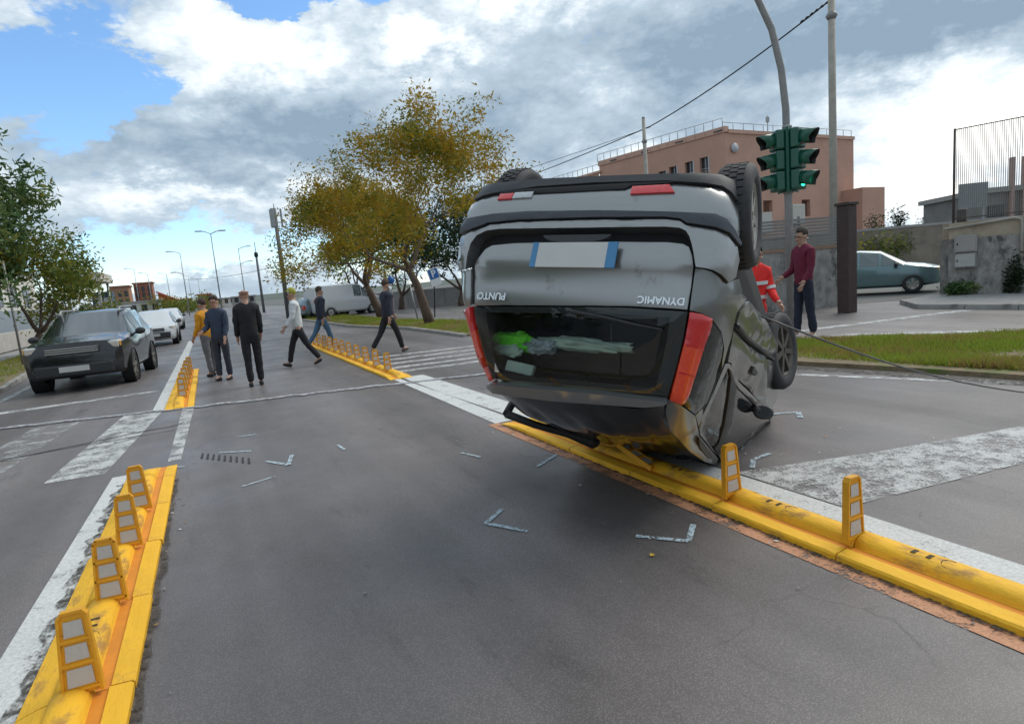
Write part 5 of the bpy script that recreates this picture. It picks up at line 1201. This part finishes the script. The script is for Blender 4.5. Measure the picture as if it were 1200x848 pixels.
# far hills
bm = bmesh.new(); prev = None; n = 60
for i in range(n+1):
    a = R(-75)+R(190)*i/n; h = 5+6*abs(noise.noise(Vector((i*.17, 1, 0))))+2*noise.noise(Vector((i*.6, 4, 0))); rr = 620
    q = [bm.verts.new((math.sin(a)*rr*k, math.cos(a)*rr*k, z)) for k, z in ((1, -2), (1.12, h), (1.4, -2))]
    if prev:
        for k in range(2):
            f = bm.faces.new((prev[k], q[k], q[k+1], prev[k+1])); f.smooth = True
    prev = q
bmesh.ops.recalc_face_normals(bm, faces=bm.faces)
tag(link('hills', bm, mat('far_hills', (.10, .12, .10), .95, var=.2, vscale=.02)), kind='structure')
# ---------------------------------------------------------------- other vehicles (front towards local -Y)
M_lampg = mat('headlamp', (.60, .58, .54), .12, var=.2, vscale=40, coat=1, metal=.4)
M_amber = mat('indicator', (.7, .35, .05), .2, coat=1)
def vehicle(name, label, cat, loc, rz, st, ih, ir, paint, wheels, r, group=None, low=.0, ia=None, ipair=None, grille=None, rails=False, plate_txt=None, iback=None):
    """body lofted through stations (y, z_bottom, z_shoulder, z_top, half width, half roof width); ih, ir = cowl and roof-front stations"""
    root = thing(name, label, cat, loc, rz, group)
    def ring(s):
        y, zb, zs, zt, ws, wt = s; h = zs-zb
        L = [(-ws*.86, zb), (-ws*.97, zb+.12*h), (-ws, zb+.55*h), (-ws*.985, zs), (-wt*1.02, zt-.05), (-wt*.86, zt), (-wt*.4, zt+.018)]
        return [Vector((x, y, z)) for x, z in L]+[Vector((-x, y, z)) for x, z in L[::-1]]
    bm = bmesh.new(); RG = [ring(s) for s in st]; VR = [[bm.verts.new(p) for p in q] for q in RG]
    for A, B_ in zip(VR, VR[1:]):
        for k in range(len(A)):
            f = bm.faces.new((A[k], A[(k+1) % len(A)], B_[(k+1) % len(A)], B_[k])); f.smooth = True
            if k in (0, 12, 13) and low: f.material_index = 1
    bm.faces.new(VR[0][::-1]); bm.faces.new(VR[-1]); bmesh.ops.recalc_face_normals(bm, faces=bm.faces)
    for q in bm.faces:
        if low and q.calc_center_median().z < low: q.material_index = 1
    body = link('body', bm, [paint, M_plast], root, True, 38)
    def quadp(nm, c, off, mt, inset=.06, n=6):
        a, b, d, e = c; ctr = (a+b+d+e)/4; nr = (b-a).cross(e-a).normalized()
        if nr.dot(ctr-Vector((0, st[len(st)//2][0], .8))) < 0: nr = -nr
        C4 = [p+(ctr-p)*inset for p in c]; bm = bmesh.new(); f1 = [bm.verts.new(p+nr*off) for p in C4]; f0 = [bm.verts.new(p+(p-ctr).normalized()*.02-nr*.03) for p in C4]
        bm.faces.new(f1); [bm.faces.new((f1[i], f1[(i+1) % 4], f0[(i+1) % 4], f0[i])) for i in range(4)]
        bmesh.ops.recalc_face_normals(bm, faces=bm.faces); return link(nm, bm, mt, root)
    quadp('windscreen', [RG[ih][4], RG[ih][9], RG[ir][9], RG[ir][4]], .008, M_glass2, .05)
    for i in range(ih, len(st)-2):
        if st[i+1][3]-st[i+1][2] < .2 and st[i][3]-st[i][2] < .2: continue
        if i == iback: continue
        for s in (0, 1):
            a, b = (3, 4) if not s else (10, 9)
            quadp('side_window', [RG[i][a], RG[i+1][a], RG[i+1][b], RG[i][b]], .008, M_glass2, .10)
    j = len(st)-2
    quadp('rear_window', [RG[j-1][5], RG[j-1][8], RG[j][8], RG[j][5]], .006, M_glass2, .12)
    W_ = max(s[4] for s in st)
    for y in wheels:
        for s in (-1, 1):
            bm = bmesh.new(); lathe(bm, [(r*.6, -.09), (r*.9, -.1), (r, -.07), (r, .07), (r*.9, .1), (r*.6, .09)], 22); t = link('wheel', bm, M_tyre, root)
            bm = bmesh.new(); lathe(bm, [(r*.62, .08*s), (r*.55, .06*s), (.001, .075*s)], 18)
            for k in range(5): box(bm, min(.07*s, .095*s), max(.07*s, .095*s), -.03, .03, .04, r*.58, Matrix.Rotation(k*1.2566, 4, 'X'))
            bmesh.ops.recalc_face_normals(bm, faces=bm.faces); link('rim', bm, M_alloy, t); t.location = (s*(W_-.10), y, r)
            bm = bmesh.new()      # arch lining
            lathe(bm, [(r*1.14, -.12), (r*1.14, .112)], 24, Matrix.Translation((s*(W_-.10), y, r))); link('wheel_arch', bm, M_void, root)
    s0 = st[1]; yf = st[0][0]; W0 = s0[4]
    for s in (-1, 1):
        bm = bmesh.new(); box(bm, -.15, .15, -.012, .22, -.075, .075, Matrix.Translation((s*(W0-.20), s0[0]-.02, s0[2]-.03)) @ Matrix.Rotation(-s*R(16), 4, 'Z'), bev=.03); hl = link('headlamp', bm, M_lampg, root)
        bm = bmesh.new(); box(bm, -.04, .04, -.03, .12, -.06, .06, Matrix.Translation((s*(W0-.05), s0[0]+.01, s0[2]-.03)), bev=.02); link('indicator', bm, M_amber, hl)
        bm = bmesh.new(); bmesh.ops.create_icosphere(bm, subdivisions=2, radius=1, matrix=Matrix.Translation((s*(st[ih][4]+.10), st[ih][0]+.25, st[ih][2]+.06)) @ Matrix.Diagonal((.11, .06, .08, 1)))
        box(bm, min(s*(st[ih][4]-.06), s*(st[ih][4]+.06)), max(s*(st[ih][4]-.06), s*(st[ih][4]+.06)), st[ih][0]+.22, st[ih][0]+.28, st[ih][2]+.0, st[ih][2]+.04)
        link('mirror', bm, M_plast, root)
        bm = bmesh.new(); lathe(bm, [(.001, 0), (.05, .0), (.06, .05)], 14, Matrix.Translation((s*(W0-.2), yf+.03, st[0][1]+.13)) @ Matrix.Rotation(R(-90), 4, 'Z')); link('fog_lamp', bm, M_lampg, root)
        e_ = st[-1]; bm = bmesh.new(); box(bm, -.1, .1, -.08, .05, -.14, .14, Matrix.Translation((s*(e_[4]-.08), e_[0], e_[2]-.1)), bev=.02); link('tail_lamp', bm, M_red, root)
    bm = bmesh.new(); box(bm, -W0*.55, W0*.55, yf-.03, yf+.2, s0[2]-.14, s0[2]-.005, bev=.015); gr = link('grille', bm, M_plast, root)
    for k in range(3):
        bm = bmesh.new(); box(bm, -W0*.53, W0*.53, yf-.045, yf-.031, s0[2]-.125+k*.042, s0[2]-.107+k*.042); link('grille_bar', bm, M_chrome, gr)
    bm = bmesh.new(); box(bm, -W0*.8, W0*.8, yf-.06, yf+.18, st[0][1]-.02, st[0][1]+.22, bev=.04); bp_ = link('front_bumper', bm, M_plast, root)
    bm = bmesh.new(); box(bm, -.26, .26, yf-.075, yf-.062, st[0][1]+.07, st[0][1]+.18); link('number_plate', bm, M_plate, bp_)
    if rails:
        for s in (-1, 1):
            bm = bmesh.new(); x = s*st[ir][5]*.9; z = st[ir][3]+.05
            tube(bm, [(x, st[ir][0], z-.05), (x, st[ir][0]+.2, z+.05), (x, st[ir][0]+1.6, z+.05), (x, st[ir][0]+1.8, z-.05)], .025, 6); link('roof_rail', bm, M_galv, root)
    return root
M_glass2 = glass_mat('vehicle_glass', (.10, .13, .13), .12)
M_dkp = mat('dark_metallic', (.010, .0095, .011), .25, metal=.5, var=.05, vscale=200, coat=1)
M_wp = mat('white_car_paint', (.62, .63, .64), .3, var=.03, coat=1)
M_bp = mat('blue_grey_paint', (.16, .22, .26), .3, metal=.4, var=.05, coat=1)
M_tp = mat('teal_grey_paint', (.12, .2, .21), .3, metal=.4, var=.05, coat=1)
SUV = [(0, .36, .74, .78, .74, .64), (.10, .30, .93, .99, .86, .76), (.55, .26, .99, 1.08, .91, .80), (1.2, .26, 1.02, 1.13, .915, .80), (1.85, .26, 1.03, 1.56, .915, .64), (2.5, .26, 1.03, 1.62, .915, .65), (3.5, .26, 1.04, 1.60, .91, .64), (4.05, .30, 1.03, 1.45, .89, .62), (4.3, .42, 1.0, 1.1, .80, .66)]
HAT = [(0, .34, .62, .66, .66, .56), (.12, .26, .74, .80, .79, .68), (.5, .22, .82, .90, .84, .73), (1.0, .2, .88, .97, .85, .73), (1.7, .2, .9, 1.38, .85, .58), (2.3, .2, .9, 1.45, .85, .60), (3.2, .2, .92, 1.40, .84, .58), (3.7, .26, .9, 1.2, .80, .58), (3.9, .38, .86, .95, .72, .6)]
VAN = [(0, .38, .80, .86, .80, .70), (.12, .30, 1.0, 1.08, .92, .82), (.5, .28, 1.1, 1.2, .96, .85), (.95, .28, 1.15, 1.28, .97, .85), (1.6, .28, 1.18, 2.0, .97, .80), (2.2, .28, 1.2, 2.08, .97, .84), (4.3, .28, 1.2, 2.08, .97, .84), (4.75, .3, 1.2, 2.04, .96, .83), (4.85, .42, 1.2, 1.98, .94, .82)]
vehicle('off_road_car', 'dark off-road car with roof rails facing us in the left lane', 'car', (-2.58, 14.95, 0), R(-4), SUV, 3, 4, M_dkp, (.85, 3.4), .345, None, .5, rails=True)
vehicle('white_car', 'small white car coming behind the dark off-road car', 'car', (-2.15, 28.5, 0), 0, HAT, 3, 4, M_wp, (.8, 3.2), .30, 'oncoming cars on the left lane')
vehicle('white_car', 'white car far down the left lane behind the nearer white one', 'car', (-2.5, 46, 0), 0, HAT, 3, 4, M_wp, (.8, 3.2), .30, 'oncoming cars on the left lane')
vehicle('parked_car', 'blue-grey hatchback parked beyond the median left of the white van', 'car', (8.6, 43.2, 0), R(118), HAT, 3, 4, M_bp, (.8, 3.2), .30, 'vehicles parked by the long wall')
vehicle('parked_van', 'white van parked beyond the median behind the left autumn trunk', 'van', (10.6, 42.2, 0), R(104), VAN, 3, 4, M_wp, (.9, 3.9), .33, 'vehicles parked by the long wall', iback=5)
vehicle('parked_car', 'teal grey hatchback parked on the side road before the retaining wall', 'car', (21.3, 11.4, 0), R(30), HAT, 3, 4, M_tp, (.8, 3.2), .30)

# ---------------------------------------------------------------- people
def skin_mesh(name, V, E_, rad, mt, parent, sub=1, root_i=0, seg_mat=None):
    me = bpy.data.meshes.new(name); me.from_pydata([tuple(v) for v in V], E_, []); o = bpy.data.objects.new(name, me); C.objects.link(o)
    m_ = o.modifiers.new('skin', 'SKIN'); m_.use_smooth_shade = True
    for i, sv in enumerate(me.skin_vertices[0].data):
        r_ = rad[i]; sv.radius = r_ if isinstance(r_, tuple) else (r_, r_); sv.use_root = (i == root_i)
    s_ = o.modifiers.new('sub', 'SUBSURF'); s_.levels = sub; s_.render_levels = sub
    dg = bpy.context.evaluated_depsgraph_get(); dg.update()
    nm = bpy.data.meshes.new_from_object(o.evaluated_get(dg)); C.objects.unlink(o); bpy.data.objects.remove(o)
    nm.name = name; nm.materials.clear()
    for x in (mt if isinstance(mt, list) else [mt]): nm.materials.append(x)
    nm.polygons.foreach_set('use_smooth', [True]*len(nm.polygons))
    q = bpy.data.objects.new(name, nm); C.objects.link(q); q.parent = parent; return q
M_skin = mat('skin', (.42, .24, .17), .55, var=.06, vscale=20)
def person(label, loc, rz, H_, top, legs, shoe, hair=(.03, .02, .015), stride=(.0, .0), knee=(0, 0), arms=((8, 12), (-8, 12)), spread=.10, lean=0., mask=False, bald=False, zipper=None, bands=None, look=0., group='people at the accident', helmet=None):
    """local frame: facing +Y, X to the right; stride = thigh angle forward (deg) right,left; arms = (forward angle, elbow bend)"""
    k = H_/1.75; root = thing('person', label, 'person', loc, rz, group)
    hip_z = .92*k
    def dirv(a): return Vector((0, math.sin(R(a)), -math.cos(R(a))))
    J = {}
    lean_v = Vector((0, math.sin(R(lean)), math.cos(R(lean))))
    minz = 9
    for s, nm in ((1, 'r'), (-1, 'l')):
        a = stride[0 if s > 0 else 1]; kb = knee[0 if s > 0 else 1]
        hp = Vector((s*.09*k, 0, hip_z)); kn = hp+dirv(a)*.43*k; an = kn+dirv(a-kb)*.41*k
        foot = Vector((s*.02, math.cos(R(a-kb)), math.sin(R(a-kb))*.8)).normalized(); toe = an+Vector((0, 0, -.055*k))+foot*.17*k; heel = an+Vector((0, 0, -.06*k))-foot*.05*k
        J['hip'+nm], J['kn'+nm], J['an'+nm], J['toe'+nm], J['heel'+nm] = hp, kn, an, toe, heel
        minz = min(minz, toe.z-.03*k, heel.z-.03*k)
    pel = Vector((0, 0, hip_z+.03*k)); wst = pel+lean_v*.16*k; chs = wst+lean_v*.20*k; shd = chs+lean_v*.15*k; nk = shd+lean_v*.06*k
    hd0 = nk+Vector((0, .02*k, .06*k)); hd1 = hd0+Vector((0, .01*k, .10*k)); hd2 = hd1+Vector((0, 0, .07*k))
    V = [pel, wst, chs, shd, nk, hd0, hd1, hd2]; E_ = [(i, i+1) for i in range(7)]
    rad = [(.145*k, .105*k), (.13*k, .098*k), (.15*k, .11*k), (.115*k, .085*k), .052*k, (.064*k, .075*k), (.076*k, .092*k), (.055*k, .065*k)]
    def add(p, r_, par):
        V.append(p); rad.append(r_); E_.append((par, len(V)-1)); return len(V)-1
    add(hd0+Vector((0, .10*k, .045*k)), .016*k, 5)     # nose
    add(hd0+Vector((0, .075*k, -.035*k)), .026*k, 5)    # chin
    for s in (-1, 1): add(hd0+Vector((s*.085*k, 0, .05*k)), (.012*k, .022*k), 6)
    arm_idx = {}
    for s, nm, (fa, eb) in ((1, 'r', arms[0]), (-1, 'l', arms[1])):
        sp = Vector((s*.168*k, 0, 0))+chs+lean_v*.10*k
        out = s*math.sin(R(spread*57))
        d1 = Vector((out*.9, math.sin(R(fa)), -math.cos(R(fa)))).normalized(); el_ = sp+d1*.28*k
        d2 = Vector((out*.2, math.sin(R(fa+eb)), -math.cos(R(fa+eb)))).normalized(); wr = el_+d2*.25*k; J['sh'+nm], J['el'+nm], J['wr'+nm] = sp, el_, wr
        i0 = add(sp, .062*k, 3); i1 = add(el_, .043*k, i0); i2 = add(wr, .028*k, i1); pm = wr+d2*.07*k; i3 = add(pm, (.034*k, .020*k), i2)
        side = Vector((0, 1, 0))-d2*d2.y; side.normalize()
        for f_, (o_, ln) in enumerate(((-.030, .070), (-.011, .082), (.010, .078), (.029, .060))):
            b0 = add(pm+side*o_*k+d2*.025*k, .010*k, i3); b1 = add(pm+side*(o_*1.1)*k+d2*(.025+ln*.55)*k, .009*k, b0); add(pm+side*(o_*1.1)*k+d2*(.02+ln*.95)*k+Vector((-s*.018*k, 0, 0)), .008*k, b1)
        t0 = add(wr+d2*.025*k+side*.035*k, .012*k, i2); add(wr+d2*.065*k+side*.06*k, .010*k, t0)
    for nm in 'rl':
        i0 = add(J['hip'+nm], .088*k, 0); i1 = add(J['kn'+nm], .054*k, i0); i2 = add(J['an'+nm], .036*k, i1); add(J['toe'+nm], (.036*k, .024*k), i2)
    dz = Vector((0, 0, -minz)); V = [v+dz for v in V]; J = {a: b+dz for a, b in J.items()}
    pel, wst, chs, shd, nk, hd0, hd1, hd2 = V[:8]
    skin_mesh('body', V, E_, rad, M_skin, root)
    # clothing grown over the same joints
    tv = [pel+Vector((0, 0, -.15*k)), pel.lerp(wst, .55), chs, shd, nk+Vector((0, 0, .035*k))]; te = [(0, 1), (1, 2), (2, 3), (3, 4)]; tr = [(.175*k, .135*k), (.168*k, .13*k), (.172*k, .135*k), (.125*k, .10*k), .07*k]
    for nm in 'rl':
        b_ = len(tv); el2 = J['el'+nm]; w2 = el2.lerp(J['wr'+nm], .95); mid = el2.lerp(w2, .5)
        tv += [J['sh'+nm], J['sh'+nm].lerp(el2, .5), el2, mid, w2]; te += [(3, b_), (b_, b_+1), (b_+1, b_+2), (b_+2, b_+3), (b_+3, b_+4)]; tr += [.076*k, .07*k, .062*k, .053*k, .046*k]
    mt_ = [mat('cloth_%02d%02d%02d' % tuple(int(c*99) for c in top), top, .85, var=.14, vscale=9, bump=.5, bscale=16)]
    jk = skin_mesh('jacket', tv, te, tr, mt_, root, 2)
    for v in jk.data.vertices:
        n_ = noise.noise(v.co*9/k+Vector((loc[0], loc[1], 0))); v.co += v.normal*(n_*.014+.008*noise.noise(v.co*22/k+Vector((loc[1], loc[0], 3))))*k
    lv = [pel+Vector((0, 0, .08*k)), pel+Vector((0, 0, -.04*k))]; le = [(0, 1)]; lr = [(.15*k, .115*k), (.15*k, .12*k)]
    for nm in 'rl':
        b_ = len(lv); lv += [J['hip'+nm]+Vector((0, 0, -.06*k)), J['hip'+nm].lerp(J['kn'+nm], .55), J['kn'+nm], J['kn'+nm].lerp(J['an'+nm], .5), J['an'+nm]+Vector((0, 0, -.01*k))]; le += [(1, b_), (b_, b_+1), (b_+1, b_+2), (b_+2, b_+3), (b_+3, b_+4)]; lr += [.102*k, .088*k, .072*k, .066*k, .06*k]
    tr_ = skin_mesh('trousers', lv, le, lr, mat('cloth_%02d%02d%02d' % tuple(int(c*99) for c in legs), legs, .85, var=.16, vscale=9, bump=.5, bscale=16), root, 2)
    for v in tr_.data.vertices: v.co += v.normal*noise.noise(v.co*10/k)*.010*k
    for nm in 'rl':
        he, to = J['heel'+nm], J['toe'+nm]
        skin_mesh('shoe', [he, he.lerp(to, .4), to], [(0, 1), (1, 2)], [(.042*k, .045*k), (.046*k, .046*k), (.045*k, .032*k)], mat('shoe_%02d%02d%02d' % tuple(int(c*99) for c in shoe), shoe, .7, var=.1), root, 1)
    # hair, mask, eyes
    if not bald or True:
        bm = bmesh.new(); bmesh.ops.create_icosphere(bm, subdivisions=3, radius=1, matrix=Matrix.Translation(hd1+Vector((0, -.012*k, .03*k))) @ Matrix.Diagonal((.086*k, .104*k, .10*k, 1)))
        lim = hd1.z-.02*k; dl_ = []
        for v in bm.verts:
            v.co += (v.co-hd1)*.06*noise.noise(v.co*40)
            if v.co.y > hd1.y+.045*k and v.co.z < hd1.z+(.085 if bald else .055)*k: dl_.append(v)
            elif v.co.z < hd1.z-.055*k: dl_.append(v)
            elif bald and v.co.z > hd1.z+.05*k: dl_.append(v)
        bmesh.ops.delete(bm, geom=dl_, context='VERTS')
        for f in bm.faces: f.smooth = True
        link('hair' if not helmet else 'cap', bm, mat('hair_%02d%02d%02d' % tuple(int(c*99) for c in (helmet or hair)), helmet or hair, .8, var=.3, vscale=30), root)
    for s in (-1, 1):
        bm = bmesh.new(); bmesh.ops.create_icosphere(bm, subdivisions=1, radius=.011*k, matrix=Matrix.Translation(hd0+Vector((s*.03*k, .088*k, .072*k)))); link('eye', bm, M_black, root)
    if mask:
        bm = bmesh.new(); bmesh.ops.create_icosphere(bm, subdivisions=3, radius=1, matrix=Matrix.Translation(hd0+Vector((0, .045*k, .0))) @ Matrix.Diagonal((.084*k, .09*k, .075*k, 1)))
        bmesh.ops.delete(bm, geom=[v for v in bm.verts if v.co.y < hd0.y+.02*k], context='VERTS')
        for f in bm.faces: f.smooth = True
        link('face_mask', bm, mat('mask_white', (.7, .72, .74), .8), root)
    else:
        bm = bmesh.new(); box(bm, -.024*k, .024*k, -.004, .004, -.004*k, .004*k, Matrix.Translation(hd0+Vector((0, .098*k, .0)))); link('mouth', bm, mat('lips', (.3, .12, .1), .6), root)
    if zipper:
        bm = bmesh.new()
        for s in (-1, 1): tube(bm, [chs.lerp(shd, .9)+Vector((s*.05*k, .115*k, 0)), chs+Vector((s*.045*k, .155*k, 0)), wst+Vector((s*.05*k, .15*k, 0)), pel+Vector((s*.055*k, .15*k, -.02*k))], [.014*k]*4, 6)
        link('jacket_lining', bm, mat('lining', zipper, .8), root)
    if bands:
        bm = bmesh.new()
        for z_, rx, ry in bands:
            n_ = 24; c0 = pel.lerp(shd, z_); ra = []
            for j in range(n_):
                a = 6.283*j/n_; ra.append([bm.verts.new(c0+Vector((math.cos(a)*rx*k*1.0, math.sin(a)*ry*k, dz_))) for dz_ in (-.025*k, .025*k)])
            for j in range(n_): bm.faces.new((ra[j][0], ra[(j+1) % n_][0], ra[(j+1) % n_][1], ra[j][1]))
        for nm in 'rl':
            p = J['sh'+nm].lerp(J['el'+nm], .75); q = J['sh'+nm].lerp(J['el'+nm], .9); tube(bm, [p, q], .078*k, 14, False)
        bmesh.ops.recalc_face_normals(bm, faces=bm.faces)
        link('reflective_band', bm, mat('hi_vis_band', (.62, .62, .60), .35, metal=.2), root)
    return root
person('person in dark navy jacket and black trousers walking with a white face mask', (3.80, 14.35, 0), R(-78), 1.76, (.022, .025, .042), (.012, .012, .015), (.09, .07, .06), (.06, .035, .025), (24, -24), (10, 14), ((-16, 14), (18, 20)), .12, 3, mask=True, zipper=(.30, .24, .30))
person('person in blue jeans and dark top walking behind the row of flaps', (2.75, 17.4, 0), R(-80), 1.74, (.025, .028, .045), (.055, .12, .20), (.05, .03, .02), (.05, .03, .02), (20, -24), (8, 16), ((-14, 16), (16, 18)), .1, 2)
person('person all in black with a shaved head standing on the road seen from behind', (.60, 11.9, 0), R(0), 1.74, (.012, .012, .014), (.010, .010, .012), (.015, .015, .015), (.30, .17, .12), (2, -3), (0, 2), ((6, 30), (4, 20)), .1, 0, bald=True)
person('person in white top and yellow-green cap with black trousers, mid stride', (1.70, 14.1, 0), R(80), 1.72, (.60, .62, .62), (.012, .012, .014), (.012, .012, .012), (.30, .27, .04), (22, -22), (8, 14), ((-12, 20), (14, 25)), .12, 2, helmet=(.30, .29, .03))
person('person in navy uniform standing left of the man in black', (.12, 13.5, 0), R(150), 1.66, (.035, .05, .085), (.03, .035, .05), (.02, .02, .02), (.05, .04, .03), (3, -3), (0, 2), ((10, 60), (6, 20)), .12, 0)
person('person in orange jacket and grey trousers next to the far yellow divider', (-.10, 14.5, 0), R(40), 1.62, (.62, .27, .015), (.12, .12, .13), (.02, .02, .02), (.06, .04, .03), (4, -4), (0, 3), ((8, 40), (6, 30)), .12, 0)
person('person in bright red rescue suit with reflective bands behind the overturned car', (6.54, 5.83, 0), R(160), 1.68, (.75, .025, .02), (.70, .025, .02), (.02, .02, .02), (.02, .015, .012), (2, -2), (0, 0), ((12, 30), (10, 40)), .12, 4, bands=((.22, .178, .14), (.60, .186, .148)))
person('person in burgundy jumper and navy jeans standing by the traffic light pole', (9.35, 7.25, .05), R(75), 1.88, (.13, .008, .03), (.014, .018, .038), (.5, .48, .46), (.05, .035, .03), (5, -6), (0, 2), ((8, 50), (4, 30)), .14, 0)
